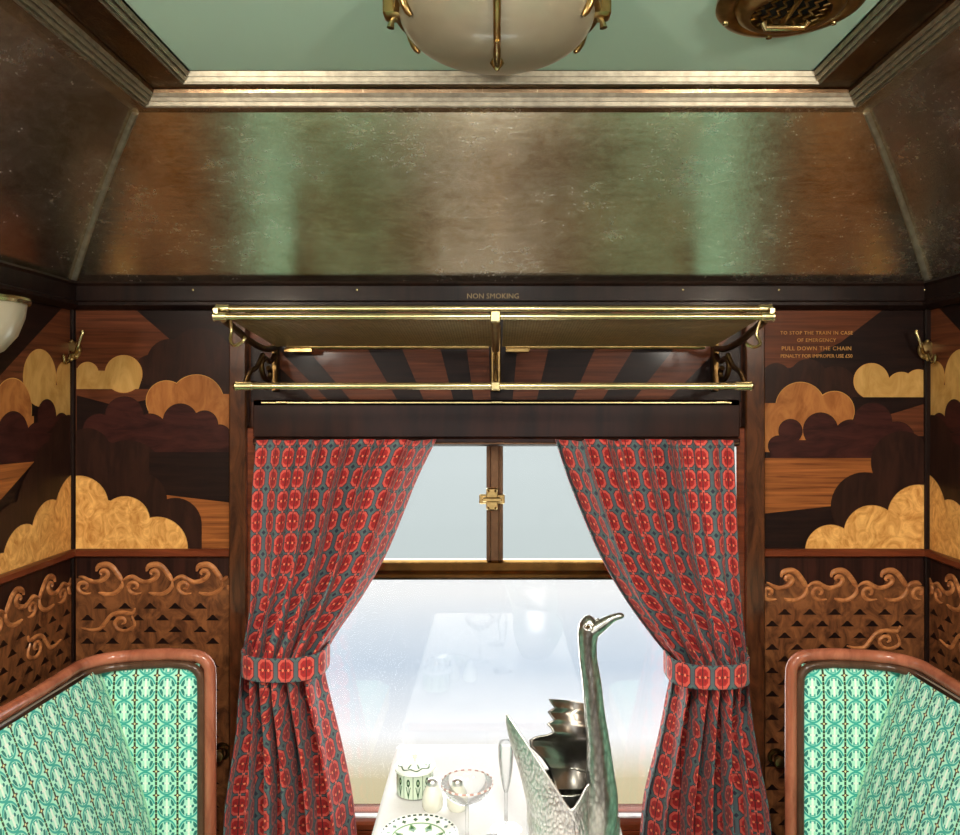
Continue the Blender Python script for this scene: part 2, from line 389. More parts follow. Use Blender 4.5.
# ------------------------------------------------------------ room shell
def room_shell():
    mb=MB().box((-1.3,Y0-.2,-.06),(1.3,Y1+.12,0)); struct(mb.build('floor',M['carpet']))
    mb=MB().box((-.62,Y0+.38,2.191),(.62,1.53,2.22)); struct(mb.build('ceiling',M['green']))
    # window wall with its opening (built of boxes around the opening)
    X0,X1,Z0,Z1=-.60,.60,.548,1.50
    mb=MB(); yb=Y1+.09
    for a,b_ in (((-1.3,Y1,0),(X0,yb,2.35)),((X1,Y1,0),(1.3,yb,2.35)),((X0,Y1,0),(X1,yb,Z0)),((X0,Y1,Z1),(X1,yb,2.35))): mb.box(a,b_)
    struct(mb.build('wall_front',M['wallw'],smooth=0))
    for sgn,nm in ((-1,'wall_left'),(1,'wall_right')):
        mb=MB().box((sgn*WX+XO,Y0,0),(sgn*(WX+.06)+XO,Y1,2.35)); struct(mb.build(nm,M['wallw'],smooth=0))
    # corridor side wall behind the photographer, with a big corridor window
    mb=MB(); a0,a1,b0,b1=-.85,.85,.75,1.78
    for a,b_ in (((-1.3,Y0-.08,0),(a0,Y0,2.35)),((a1,Y0-.08,0),(1.3,Y0,2.35)),((a0,Y0-.08,0),(a1,Y0,b0)),((a0,Y0-.08,b1),(a1,Y0,2.35))): mb.box(a,b_)
    struct(mb.build('wall_rear',M['wallw'],smooth=0))
    # roof above so no sky leaks in
    mb=MB().box((-1.3,Y0-.1,2.35),(1.3,Y1+.12,2.40)); struct(mb.build('trim_roof',M['black'],smooth=0))
    # coved ceiling, mitred all round
    def ringpts(ix,iy,z):
        x=WX-ix; return [(XO-x,Y0+iy,z),(XO+x,Y0+iy,z),(XO+x,Y1-iy,z),(XO-x,Y1-iy,z)]
    def sweep(prof):
        mb=MB()
        for (a,b_) in zip(prof,prof[1:]):
            A=ringpts(*a[:3]);B=ringpts(*b_[:3])
            for i in range(4):
                j=(i+1)%4; mb.add([A[i],A[j],B[j],B[i]],[(0,1,2,3)],1 if len(b_)>3 else 0)
        return mb
    n=14; prof=[]
    for k in range(n+1):
        t=k/n; bul=4*t*(1-t)*.030
        prof.append((.283*t-bul*.3,.290*t-bul*.3,1.846+.306*t+bul*.3))
    prof.append((.323,.325,2.1535))
    # subdivide along the length so the leaf shader and smooth shading behave
    mb=MB()
    for (a,b_) in zip(prof,prof[1:]):
        A=ringpts(*a);B=ringpts(*b_)
        for i in range(4):
            j=(i+1)%4; mb.add([A[i],A[j],B[j],B[i]],[(0,1,2,3)])
    import bmesh
    o=mb.build('trim_cove',M['leaf'],smooth=0,recalc=False)
    bm=bmesh.new(); bm.from_mesh(o.data); bmesh.ops.remove_doubles(bm,verts=bm.verts,dist=1e-5)
    bm.to_mesh(o.data); bm.free(); o.data.polygons.foreach_set('use_smooth',[True]*len(o.data.polygons)); o.data.set_sharp_from_angle(angle=math.radians(18)); struct(o)
    # mitre beads in the four corners of the cove
    for sx in (-1,1):
        for far in (0,1):
            pts=[]
            for (ix,iy,z) in prof[:-1]:
                y=Y1-iy if far else Y0+iy; pts.append((sx*(WX-ix-.003)+XO,y+(-.003 if far else .003),z-.002))
            struct(MB().tube(pts,.0065,8).build('trim_mitre_bead',M['mould']))
    # outer moulding, flat band, inner moulding
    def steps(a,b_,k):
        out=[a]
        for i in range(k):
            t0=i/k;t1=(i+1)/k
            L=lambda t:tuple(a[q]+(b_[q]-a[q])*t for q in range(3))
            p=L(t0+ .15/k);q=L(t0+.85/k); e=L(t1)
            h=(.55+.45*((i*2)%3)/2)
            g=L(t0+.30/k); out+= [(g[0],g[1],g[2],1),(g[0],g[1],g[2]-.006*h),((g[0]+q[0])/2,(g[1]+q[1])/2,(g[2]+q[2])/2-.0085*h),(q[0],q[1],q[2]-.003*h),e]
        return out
    A=(.318,.320,2.152);B=(.348,.352,2.168);C=(.416,.380,2.174);E_=(.436,.40,2.191)
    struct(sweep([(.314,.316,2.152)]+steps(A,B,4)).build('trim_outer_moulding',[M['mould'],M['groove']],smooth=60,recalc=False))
    struct(sweep([B,(B[0]+.002,B[1]+.002,2.174),C]).build('trim_flat_band',M['leafband'],smooth=0,recalc=False))
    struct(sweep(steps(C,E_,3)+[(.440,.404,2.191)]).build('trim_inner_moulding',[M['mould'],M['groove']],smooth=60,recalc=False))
    # cornice below the cove
    mb=sweep([(0,0,1.850),(.022,.022,1.848),(.026,.026,1.842),(.022,.022,1.836),(.022,.022,1.802),(.03,.03,1.797),(.03,.03,1.790),(.014,.014,1.782),(.0,.0,1.780)])
    co=struct(mb.build('trim_cornice',M['black'],smooth=0,recalc=False))
    for px in (193,357,683,779,925):
        p=W(px,290,Y1-.022); mb=MB().lathe([(0,-.003),(.0026,-.0022),(.0034,0)],p,12,R=Matrix.Rotation(-PI/2,3,'X'))
        mb.build('screw',M['brass'],co)
    add_text('NON SMOKING',W(493,298.5,Y1-.0225),.0175,co,plain('faded_gold_paint',(128,108,68),.6),'lettering')
def add_text(txt,loc,size,parent,mat,name,align='CENTER',spacing=1.0):
    cu=bpy.data.curves.new(name,'FONT'); cu.body=txt; cu.size=size; cu.align_x=align; cu.extrude=.0004; cu.space_character=spacing; cu.resolution_u=2
    tmp=bpy.data.objects.new('t',cu); COL.objects.link(tmp)
    dg=bpy.context.evaluated_depsgraph_get(); me=bpy.data.meshes.new_from_object(tmp.evaluated_get(dg))
    bpy.data.objects.remove(tmp); me.materials.clear(); me.materials.append(mat)
    me.transform(Matrix.Rotation(PI/2,4,'X'))
    o=bpy.data.objects.new(name,me); COL.objects.link(o); o.parent=parent
    o.location=Vector(loc)-parent.location; return o
room_shell()

# ------------------------------------------------------------ marquetry
def clip(poly,u0,v0,u1,v1):
    def cut(P,f,inter):
        out=[]
        for i in range(len(P)):
            a=P[i];b_=P[(i+1)%len(P)]
            if f(a):
                out.append(a)
                if not f(b_): out.append(inter(a,b_))
            elif f(b_): out.append(inter(a,b_))
        return out
    def ix(c): return lambda a,b_: (c,a[1]+(b_[1]-a[1])*(c-a[0])/(b_[0]-a[0]))
    def iy(c): return lambda a,b_: (a[0]+(b_[0]-a[0])*(c-a[1])/(b_[1]-a[1]),c)
    for f,i in ((lambda p:p[0]>=u0,ix(u0)),(lambda p:p[0]<=u1,ix(u1)),(lambda p:p[1]>=v0,iy(v0)),(lambda p:p[1]<=v1,iy(v1))):
        if len(poly)<3: return []
        poly=cut(poly,f,i)
    return poly
def disc(c,n=40): return [(c[0]+c[2]*math.cos(2*PI*k/n),c[1]+c[2]*math.sin(2*PI*k/n)) for k in range(n)]
def rect(a,b_,c,d_): return [(a,b_),(c,b_),(c,d_),(a,d_)]
def bu(px): return (px-CX)*D/FPX
def bv(py): return EYE-(py-CY)*D/FPX
MATS=['m_dark','m_dark2','m_plum','m_brown','m_stripe','m_orange','m_light','m_gold','m_brown2','m_stripe2','m_string','carvebg','carvebody','carve']
MI={k:i for i,k in enumerate(MATS)}
def MLIST(): return [M[k] for k in MATS]
def marquetry(mb,layers,win,mp,sheet=.0012):
    """layers of inlaid veneer, each a hair above the last; discs get a thin pale stringing line"""
    u0,v0,u1,v1=win
    mb.prism(rect(u0,v0,u1,v1),mp,0,sheet,MI['m_dark'])
    t=sheet
    for mat,shapes,line in layers:
        if line:
            for s in shapes:
                if s[0]=='d':
                    P=clip(disc((s[1],s[2],s[3]+.0016)),*win)
                    if len(P)>2: mb.add([mp(u,v,t+.00004) for u,v in P],[list(range(len(P)))],MI[line])
        for k,s in enumerate(shapes):
            P=disc(s[1:]) if s[0]=='d' else (rect(*s[1:]) if s[0]=='r' else list(s[1]))
            P=clip(P,*win)
            if len(P)>2: mb.add([mp(u,v,t+.0001+k*.000012) for u,v in P],[list(range(len(P)))],MI[mat])
        t+=.00035
def pxl(layers):
    out=[]
    k=D/FPX
    for mat,shapes,line in layers:
        o=[]
        for s in shapes:
            if s[0]=='d': o.append(('d',bu(s[1]),bv(s[2]),s[3]*k))
            elif s[0]=='r': o.append(('r',bu(s[1]),bv(s[4]),bu(s[3]),bv(s[2])))
            else: o.append(('p',[(bu(a),bv(b_)) for a,b_ in s[1]]))
        out.append((mat,o,line))
    return out
mpB=lambda u,v,t:(u,Y1-t,v)
left_layers=pxl([
 ('m_brown',[('p',[(70,308),(134,308),(172,341),(150,372),(80,392),(70,392)])],None),
 ('m_dark2',[('d',170,362,23),('d',150,370,15),('d',200,362,34),('d',228,372,26),('r',150,370,236,420)],None),
 ('m_brown',[('p',[(76,389),(165,389),(150,399),(118,406),(76,395)])],None),
 ('m_light',[('p',[(70,389),(70,366),(84,370),(108,371),(124,374),(124,389)]),('d',88,373,10.5),('p',[(118,389),(139,389),(142,380),(124,374)]),('d',124,374,18.3)],'m_string'),
 ('m_dark2',[],None),
 ('m_orange',[('d',167,401,20),('d',197,402,27),('r',185,404,236,436),('p',[(148,402),(236,402),(236,420),(150,420)]),('p',[(221,394),(236,394),(236,440),(221,430)])],'m_string'),
 ('m_plum',[('d',125,416,19),('d',100,430,16),('d',181,421,17),('d',205,424,13),('d',220,436,11),('d',150,432,18),('r',76,432,236,452)],'m_dark2'),
 ('m_dark2',[('d',88,452,24),('d',128,478,38),('d',100,470,30),('r',70,455,130,500)],None),
 ('m_dark',[('r',150,452,236,500)],None),
 ('m_stripe',[('p',[(160,494),(236,503),(236,552),(190,552)])],'m_dark'),
 ('m_dark2',[('d',176,524,26.5),('r',150,524,202.5,552),('d',140,500,28)],None),
 ('m_gold',[('d',80,505,29),('d',126,521,24.5),('d',158,547,30),('r',60,520,150,552),('d',105,520,20)],'m_string'),
])
right_layers=pxl([
 ('m_brown2',[('p',[(758,308),(885,308),(841,342),(790,368),(758,370)])],None),
 ('m_dark2',[('d',776,378,15),('d',808,378,19),('d',835,388,22),('d',856,398,20),('r',758,378,860,420)],None),
 ('m_light',[('d',871,381,17.3),('d',901,387,14.5),('d',918,384,14),('p',[(871,398),(871,378),(930,378),(930,398)])],'m_string'),
 ('m_dark',[('r',852,397.2,930,412)],None),
 ('m_brown2',[('p',[(884,416),(930,402),(930,436),(884,436)])],None),
 ('m_orange',[('d',800,407,24.5),('d',834,411,19.5),('r',758,403,780,452),('r',762,412,852,450)],'m_string'),
 ('m_plum',[('d',790,431,11.5),('d',820,430,17),('d',872,422,19),('d',850,436,16),('d',778,446,10),('d',896,440,18),('r',770,440,912,458)],'m_dark2'),
 ('m_stripe2',[('p',[(758,458),(876,458),(870,494),(830,506),(758,514)])],'m_dark'),
 ('m_dark2',[('d',901,462,31),('d',864,506,34),('d',905,496,34),('r',838,506,930,552)],None),
 ('m_gold',[('d',830,550,25),('d',871,533,27.5),('d',918,516,31),('d',895,530,20),('r',832,540,930,552),('r',880,520,930,552)],'m_string'),
])
# wave crest, carved in relief: strokes in units of 1/6 px from the crest's peak, one period is 300
R1=[(-66,40),(-60,18),(-38,4),(-2,0),(30,18),(56,52),(80,88),(88,98)]
R2=[(90,98),(118,78),(150,74),(185,93),(220,106),(260,98),(290,80),(302,58),(290,40),(270,38),(258,50),(266,62)]
R3=[(205,172),(170,177),(140,168),(124,144),(130,118),(154,108),(176,120),(172,142),(154,144)]
R4=[(88,98),(84,132),(58,162),(22,178),(-20,178),(-52,168)]
R5=[(-250,120),(-190,136),(-140,128),(-104,86),(-66,44),(-10,30),(54,34),(72,0)]
R6=[(52,48),(70,100),(46,128),(6,140),(-36,126),(-50,92),(-28,66),(2,66),(12,88),(-8,100)]
KS=D/FPX/6
def stroke(mb,pts,ou,ov,w,t0,h,mp,win,flip=1,mi=0):
    P=[Vector((x*KS*flip+ou,ov-y*KS,0)) for x,y in pts]
    P=[p for p in spline(P,5) if win[0]+w<p.x<win[2]-w and win[1]<p.y<win[3]]; n=len(P); vs=[]
    if n<3: return
    for i,p in enumerate(P):
        t=(P[min(i+1,n-1)]-P[max(i-1,0)]); t=t.normalized() if t.length>1e-9 else Vector((1,0,0)); nn=Vector((-t.y,t.x,0))
        s_=i/(n-1); ww=w*(.35+.65*min(1,min(s_,1-s_)*5))
        for (k,hh) in ((-1,0),(-.6,h*.8),(0,h),(.6,h*.8),(1,0)):
            q=p+nn*ww*k; q.x=min(max(q.x,win[0]),win[2]); vs.append(mp(q.x,q.y,t0+hh))
    fs=[(i*5+k,i*5+k+1,(i+1)*5+k+1,(i+1)*5+k) for i in range(n-1) for k in range(4)]
    mb.add(vs,fs,mi)
def carved(win,crests,vpeak,mp,flip,parent,second):
    """dark background strip, wave body with scale marks, and raised scrolling crests"""
    u0,v0,u1,v1=win
    mb=MB(); mb.prism(rect(u0,v0,u1,v1),mp,0,.002,0); mb.build('backing',M['carvebg'],parent,smooth=0)
    # wave body outline
    mb=MB(); per=300*KS
    top=[]; n=int((u1-u0)/.004)
    for i in range(n+1):
        u=u0+(u1-u0)*i/n; ph=((u-crests)*flip/per)%1.0
        x=ph*300
        # follow R1 then R2
        prof=[(0,8),(30,26),(56,58),(84,96),(118,82),(150,80),(185,98),(220,110),(250,96),(262,40),(280,16),(300,8)]
        y=lerp_tab(prof,x); top.append((u,vpeak-y*KS))
    for i in range(n):
        a,b_=top[i],top[i+1]
        mb.add([mp(a[0],v0,.0045),mp(b_[0],v0,.0045),mp(b_[0],b_[1],.0045),mp(a[0],a[1],.0045),mp(b_[0],b_[1],.002),mp(a[0],a[1],.002)],[(0,1,2,3),(3,2,4,5)],0)
    # hollow curl under each crest cap
    mb.build('wave_body',M['carvebody'],parent,smooth=30)
    mb=MB(); hw=.0165; k0=0
    row=0; v=vpeak-265*KS
    while v>v0+.01:
        off=(row%2)*75*KS; i0=int((u0-crests)/(150*KS))-2; i1=int((u1-crests)/(150*KS))+2
        for i in range(i0,i1):
            u=crests+i*150*KS+off-45*KS*flip
            if u-hw<u0+.003 or u+hw>u1-.003: continue
            P=[(u-hw,v),(u+hw,v),(u+hw*.5,v+.0065),(u+.002,v+.0135),(u-.002,v+.0135),(u-hw*.5,v+.0065)]
            mb.prism(P,mp,.0044,.0049,0)
        row+=1; v-=70*KS
    mb.build('scale_marks',M['m_dark'],parent,smooth=0)
    mb=MB(); i0=int((u0-crests)/per)-2; i1=int((u1-crests)/per)+2
    for i in range(i0,i1+1):
        ou=crests+i*per
        for R,w in ((R1,.0066),(R2,.0056),(R3,.0048),(R4,.0054)):
            us=[ou+p[0]*KS*flip for p in R]
            if max(us)<u0+.004 or min(us)>u1-.004: continue
            stroke(mb,R,ou,vpeak,w,.0042,.0042,mp,win,flip)
    for (su,sv) in second:
        for R,w in ((R5,.0052),(R6,.0048)): stroke(mb,R,su,sv,w,.0042,.0042,mp,win,flip)
    mb.build('wave_crests',M['carve'],parent,smooth=50)
zR=bv(549)         # top of the dado rail
def panel(layers,win,name_label,mp,cat='wall panel'):
    mb=MB(); marquetry(mb,layers,win,mp)
    o=mb.build('marquetry_panel',MLIST(),None,smooth=0,recalc=False); return tag(o,name_label,cat,)
pl=panel(left_layers,(bu(77),zR,bu(232),1.782),'cloud marquetry wall panel left of the window, above the wave carving','wall panel' and mpB)
pr=panel(right_layers,(bu(762),zR,bu(923),1.782),'cloud marquetry wall panel with gold emergency notice, right of the window',mpB)
for k,(t_,py) in enumerate((('TO STOP THE TRAIN IN CASE',334.5),('OF EMERGENCY',341.8),('PULL DOWN THE CHAIN',350.3),('PENALTY FOR IMPROPER USE £50',357.6))):
    add_text(t_,W(816.5,py,Y1-.0052),.0118 if k!=2 else .0135,pr,M['m_string'],'notice_line',spacing=1.12 if k<3 else .98)
for (a,b_,cr,lb,fl,sec) in ((77,232,158.5,'carved wave panel behind the left seat, scrolling crests over scales',1,[(bu(124),bv(607))]),
                            (762,923,784.5+7,'carved wave panel behind the right seat, scrolling crests over scales',1,[(bu(887),bv(625))])):
    t=thing('carved_panel',lb,'wall panel',(bu((a+b_)/2),Y1,.45))
    carved((bu(a),.45,bu(b_),zR-.016),bu(cr),bv(564 if a<100 else 570),mpB,fl,t,sec)
# side walls
def side_layers():
    c=[
     ('m_brown',[('p',[(1.60,1.60),(1.95,1.85),(1.95,1.60)])],None),
     ('m_light',[('d',1.765,1.615,.063),('d',1.868,1.618,.038),('d',1.92,1.612,.04),('p',[(1.71,1.60),(1.93,1.60),(1.93,1.505),(1.84,1.505),(1.76,1.56)])],'m_string'),
     ('m_orange',[('d',1.665,1.545,.066),('d',1.585,1.56,.05),('r',1.52,1.46,1.74,1.53)],'m_string'),
     ('m_plum',[('d',1.79,1.53,.036),('d',1.665,1.485,.056),('d',1.85,1.50,.034),('d',1.75,1.47,.045),('r',1.5,1.42,1.88,1.49)],'m_dark2'),
     ('m_dark2',[('d',1.88,1.44,.09),('d',1.8,1.40,.07)],None),
     ('m_stripe',[('p',[(1.35,1.28),(1.35,1.44),(1.74,1.43),(1.62,1.36),(1.56,1.28)])],'m_dark'),
     ('m_dark2',[('d',1.80,1.31,.13),('d',1.67,1.25,.10)],None),
     ('m_gold',[('d',1.915,1.29,.098),('d',1.80,1.265,.072),('d',1.70,1.225,.072),('d',1.62,1.2,.05),('r',1.62,1.15,1.95,1.25)],'m_string'),
    ]
    return c
def shift(layers,dy):
    out=[]
    for mat,shapes,line in layers:
        o=[]
        for s in shapes:
            if s[0]=='d': o.append(('d',s[1]-dy,s[2],s[3]))
            elif s[0]=='r': o.append(('r',s[1]-dy,s[2],s[3]-dy,s[4]))
            else: o.append(('p',[(a-dy,b_) for a,b_ in s[1]]))
        out.append((mat,o,line))
    return out
for sg in (-1,1):
    mp=(lambda s: lambda u,v,t:(s*(WX-t)+XO,u,v))(sg)
    L=side_layers(); S=[side_layers(),shift(side_layers(),.5),shift(side_layers(),1.0),shift(side_layers(),1.5),shift(side_layers(),2.0)]
    merged=[(L[i][0],[s for q in S for s in q[i][1]],L[i][2]) for i in range(len(L))]
    wd='left' if sg<0 else 'right'
    panel(merged,(Y0+.02,zR,Y1-.012,1.782),'long cloud marquetry panel on the %s partition wall above the dado rail'%wd,mp)
    t=thing('carved_panel','long carved wave panel on the %s partition wall, above the seat back'%wd,'wall panel',(sg*WX+XO,.9,.45))
    carved((Y0+.02,.45,Y1-.012,zR-.016),1.79,bv(567),mp,-1,t,[(1.74,bv(612))])
    # dado rail
    o=MB().rbox((sg*(WX+.0)+XO,Y0,zR-.018),(sg*(WX-.016)+XO,Y1-.002,zR+.002),.004).build('trim_dado_rail_'+wd,M['rail']); struct(o)
    o=MB().rbox((sg*WX+XO,Y0,0),(sg*(WX-.014)+XO,Y1-.002,.45),.004).build('baseboard_'+wd,M['black']); struct(o)
    # corner post
    x=bu(72.3) if sg<0 else bu(926.5)
    o=MB().rbox((x-.0085,Y1-.012,0),(x+.0085,Y1+.01,1.79),.003).box((x,Y1-.004,0),(sg*WX+XO,Y1,1.79)).build('trim_corner_post_'+wd,M['black']); struct(o)
    a,b_=(bu(77),bu(232)) if sg<0 else (bu(762),bu(923))
    o=MB().rbox((a,Y1,zR-.018),(b_,Y1-.014,zR+.002),.004).build('trim_window_wall_rail_'+wd,M['rail']); struct(o)
# pilasters flanking the window
for (a,b_,wd) in ((233,250,'left'),(742,761,'right')):
    mb=MB().rbox((bu(a),Y1-.03,.0),(bu(b_),Y1+.0,1.785),.004)
    p=struct(mb.build('trim_pilaster_'+wd,M['burr']))
    xe=bu(b_)+.005 if wd=='left' else bu(a)-.005
    struct(MB().rbox((xe-.014,Y1-.02,.5),(xe+.014,Y1+.04,1.5),.003).build('trim_window_jamb_'+wd,M['rail']))
# sunray marquetry above the window
k=0
rays=[(309,369),(403,441),(467,489),(517,548),(594,632),(672,716),(262,280)]
lay=[]
for (a,b_) in rays:
    def at(x,y): return (CX+(x-CX)*(572-y)/(572-351),y)
    P=[at(a,300),at(b_,300),at(b_,400),at(a,400)]
    lay.append(('p',P))
mb=MB(); marquetry(mb,pxl([('m_brown',lay[:3],None),('m_brown2',lay[3:],None)]),(bu(251),bv(402),bu(741),1.782),mpB)
tag(mb.build('sunray_panel',MLIST(),None,smooth=0,recalc=False),'dark wood panel with inlaid sun rays, behind the luggage rack','wall panel')
# pelmet over the curtains
t=thing('pelmet','dark mahogany pelmet board across the top of the window and curtains','pelmet',(0,Y1-.04,1.46))
x0,x1=(253-CX)*1.83/FPX,(740-CX)*1.83/FPX
MB().rbox((x0,1.83,1.478),(x1,1.845,1.566),.003).rbox((x0,1.83,1.55),(x1,1.9,1.566),.003).rbox((x0,1.826,1.458),(x1,1.848,1.479),.004).build('board',M['pelmetw'],t)
for xq in (x0,x1-.012): MB().box((xq,1.845,1.47),(xq+.012,1.899,1.55)).build('end_block',M['pelmetw'],t)
MB().box((x0+.02,1.8285,1.558),(x1-.02,1.8302,1.5605)).build('brass_inlay',M['brass'],t)
for xx in (-.50,0,.52): MB().rbox((xx-.013,1.8265,1.5575),(xx+.013,1.830,1.5625),.001).build('hinge',M['brass'],t)

# ------------------------------------------------------------ window
yg=1.935
w=bpy.data.objects.new('window_1',None); COL.objects.link(w); w.location=(0,yg,.55); struct(w)
X=.60
zt1=EYE-(559-CY)*yg/FPX; zt0=EYE-(578-CY)*yg/FPX
mb=MB(); mb.box((-X,yg-.002,.556),(X,yg+.002,zt0+.004)); mb.build('pane',M['pane'],w,smooth=0)
mb=MB(); mb.box((-X,yg-.002,zt1-.004),(X,yg+.002,1.50)); mb.build('ventilator_pane',M['pane_up'],w,smooth=0)
mb=MB()
zm=(zt0+zt1)/2
mb.rbox((-X,yg-.022,zm-.006),(X,yg+.01,zt1),.006)
mb.rbox((-X,yg-.026,zt0),(X,yg+.01,zm-.002),.007)
mb.box((-X,yg-.012,zm-.008),(X,yg+.008,zm))
mb.build('transom',plain('window_brass',(140,102,54),.2,1,0,30,.3,.05),w)
xa,xb=(486.5-CX)*yg/FPX,(503-CX)*yg/FPX
MB().rbox((xa,yg-.015,zt1-.002),(xb,yg+.01,1.50),.002).tube([(xa+.008,yg-.016,zt1),(xa+.008,yg-.016,1.5)],.003,8).tube([(xb-.008,yg-.016,zt1),(xb-.008,yg-.016,1.5)],.003,8).build('mullion',M['bronze_win'],w)
# latch
l=W(492,499,yg-.02)
mb=MB().rbox((l.x-.031,l.y-.006,l.z-.012),(l.x+.031,l.y+.004,l.z+.012),.003).rbox((l.x-.014,l.y-.014,l.z-.026),(l.x+.014,l.y+.004,l.z+.028),.003)
mb.rbox((l.x-.024,l.y-.018,l.z-.006),(l.x+.024,l.y-.006,l.z+.006),.003)
for sx in (-1,1):
    for sz in (-1,1): mb.lathe([(0,-.005),(.003,-.003),(.004,0)],(l.x+sx*.009,l.y-.013,l.z+sz*.021),10,R=Matrix.Rotation(-PI/2,3,'X'))
mb.build('latch',M['brass_old'],w)
MB().rbox((-X,yg-.05,.535),(X,yg+.03,.556),.004).build('sill',M['rail'],w)
MB().box((-X,yg-.028,.5561),(X,yg-.012,.5600)).build('sill_strip',M['white_frame'],w)
for sx in (-1,1):
    MB().rbox((sx*(X-.001),yg-.012,.556),(sx*(X-.022),yg+.012,1.5),.003).build('side_frame',M['brass_old'],w)
# lower wall apron beneath window
struct(MB().rbox((-.59,Y1-.012,.0),(.585,Y1,.535),.003).build('trim_window_apron',M['rail']))

# corridor window frame behind the photographer
w2=bpy.data.objects.new('window_2',None); COL.objects.link(w2); w2.location=(0,Y0-.04,.75); struct(w2)
mb=MB(); 
for a,b_ in (((-.85,Y0-.07,.75),(-.81,Y0-.0,1.78)),((.81,Y0-.07,.75),(.85,Y0,1.78)),((-.81,Y0-.07,.75),(.81,Y0,.79)),((-.81,Y0-.07,1.74),(.81,Y0,1.78)),((-.02,Y0-.07,.79),(.02,Y0,1.74))): mb.rbox(a,b_,.004)
mb.build('frame',M['burr'],w2)
MB().box((-.81,Y0-.04,.79),(.81,Y0-.037,1.74)).build('pane',M['pane'],w2,smooth=0)

# ------------------------------------------------------------ curtains
def curtain(Ltab,Rtab,flip,label,zbot,hook_x):
    Lt=smooth_tab(Ltab); Rt=smooth_tab(Rtab)
    d0=1.776; nu=260; nv=90; CELLS=15.0
    rnd=random.Random(3 if flip>0 else 11)
    py0=440; py1=CY+(EYE-zbot)*FPX/d0
    ph=[rnd.uniform(0,6) for _ in range(5)]
    def tiefac(py):   # 1 at the tieback, 0 far away
        return math.exp(-((py-664)/62.0)**2)
    NF=5.4
    def fold(s,py):
        # s: 0 outer edge (by the jamb) .. 1 inner edge; broad fronts with narrow deep creases
        tf=tiefac(py); below=max(0,min(1,(py-675)/120.))
        g=min(1,max(0,(s-.14)/.3)); g=g*g*(3-2*g); ramp_=.30+.70*g; w_=max(tf*.85,below*.7); ramp_=ramp_*(1-w_)+w_
        q=PI*(NF*s+.16*math.sin(7*s+ph[1]))+ph[2]
        A=(.041+.002*tf+.008*below)*ramp_
        c_=abs(math.sin(q)); f=c_**.48
        return -A*(2*f-1)+A*.22*math.sin(q*2.9+ph[3]), A*.8*math.cos(q)*(1 if math.sin(q)>0 else -1)*(1-f*.3)
    t=thing('curtain',label,'curtain',((Ltab[0][1]+Rtab[0][1])/2*0+((Ltab[8][1]+Rtab[8][1])/2-CX)*d0/FPX,d0,zbot),0,None)
    rows=[];uvs=[]
    for j in range(nv+1):
        py=py0+(py1-py0)*j/nv; l=lerp_tab(Lt,py); r=lerp_tab(Rt,py)
        if flip<0: l,r=r,l
        tf=tiefac(py); row=[]
        for i in range(nu+1):
            s=i/nu; dy,dx=fold(s,py)
            x=(l+(r-l)*s-CX)*d0/FPX
            edge=min(1,min(s,1-s)*14)
            bulge=-.035*tf*math.sin(PI*s)
            row.append(Vector((x+dx*edge*flip*.8,d0+dy+bulge,EYE-(py-CY)*d0/FPX)))
        rows.append(row)
        L=[0]
        for a,b_ in zip(row,row[1:]): L.append(L[-1]+math.hypot(b_.x-a.x,b_.y-a.y))
        if j==6: CELLS=round(L[-1]/.0405*2)/2; print('CELLS',CELLS,L[-1])
        LL=L[-1]
        # resample the row at equal lengths of cloth
        nr=[];k=0
        for i in range(nu+1):
            tgt=LL*i/nu
            while k<nu-1 and L[k+1]<tgt: k+=1
            f=(tgt-L[k])/max(1e-9,L[k+1]-L[k]); nr.append(row[k].lerp(row[k+1],min(1,f)))
        rows[-1]=nr; uvs.append([i/nu for i in range(nu+1)])
    mb=MB(); vv=[v for r_ in rows for v in r_]; uu=[]
    acc=0
    for j in range(nv+1):
        if j: acc+=(rows[j][nu//2]-rows[j-1][nu//2]).length
        for i in range(nu+1): uu.append((uvs[j][i]*CELLS+.1,-acc/.0505+.3))
    fs=[(j*(nu+1)+i,j*(nu+1)+i+1,(j+1)*(nu+1)+i+1,(j+1)*(nu+1)+i) for j in range(nv) for i in range(nu)]
    mb.add(vv,fs,0,uu)
    o=mb.build('cloth',M['curtain'],t,smooth=180,recalc=False)
    sm=o.modifiers.new('thickness','SOLIDIFY'); sm.thickness=.002; sm.offset=1
    # tieback band wraps the gathered cloth
    pa,pb=(650,674) if flip>0 else (657,681)
    l=lerp_tab(Lt,664); r=lerp_tab(Rt,668)
    if flip<0: l,r=r,l
    xs0=(l-CX)*(d0-.03)/FPX; xs1=(r-CX)*(d0-.04)/FPX
    xc=(xs0+xs1)/2; hw=abs(xs1-xs0)/2+.004
    z1=EYE-(pa-CY)*(d0-.05)/FPX; z0=EYE-(pb-CY)*(d0-.05)/FPX
    def fn(u,v):
        a=2*PI*u; c_=math.cos(a); s_=math.sin(a)
        x=xc+hw*math.copysign(abs(c_)**.55,c_); y=d0-.016+.072*math.copysign(abs(s_)**.6,s_)
        sag=-.006*math.sin(PI*(x-xc+hw)/(2*hw)) 
        return Vector((x,y+ (.003 if 0.1<v<.9 else 0)*(1 if s_>0 else 1),z1+(z0-z1)*v+sag))
    Lp=[0]
    for k in range(720): Lp.append(Lp[-1]+(fn((k+1)/720,0)-fn(k/720,0)).length)
    def fn2(u,v):
        t_=u*Lp[-1]; lo=0
        import bisect
        k=min(719,max(0,bisect.bisect_right(Lp,t_)-1)); return fn((k+(t_-Lp[k])/max(1e-9,Lp[k+1]-Lp[k]))/720,v)
    mb=MB().grid(fn2,96,6,0,lambda u,v:(u*round(Lp[-1]/.0425)+.35,.04+v*.92))
    tb=mb.build('tieback',M['curtain'],t,smooth=180,recalc=False)
    sm=tb.modifiers.new('thickness','SOLIDIFY'); sm.thickness=.003
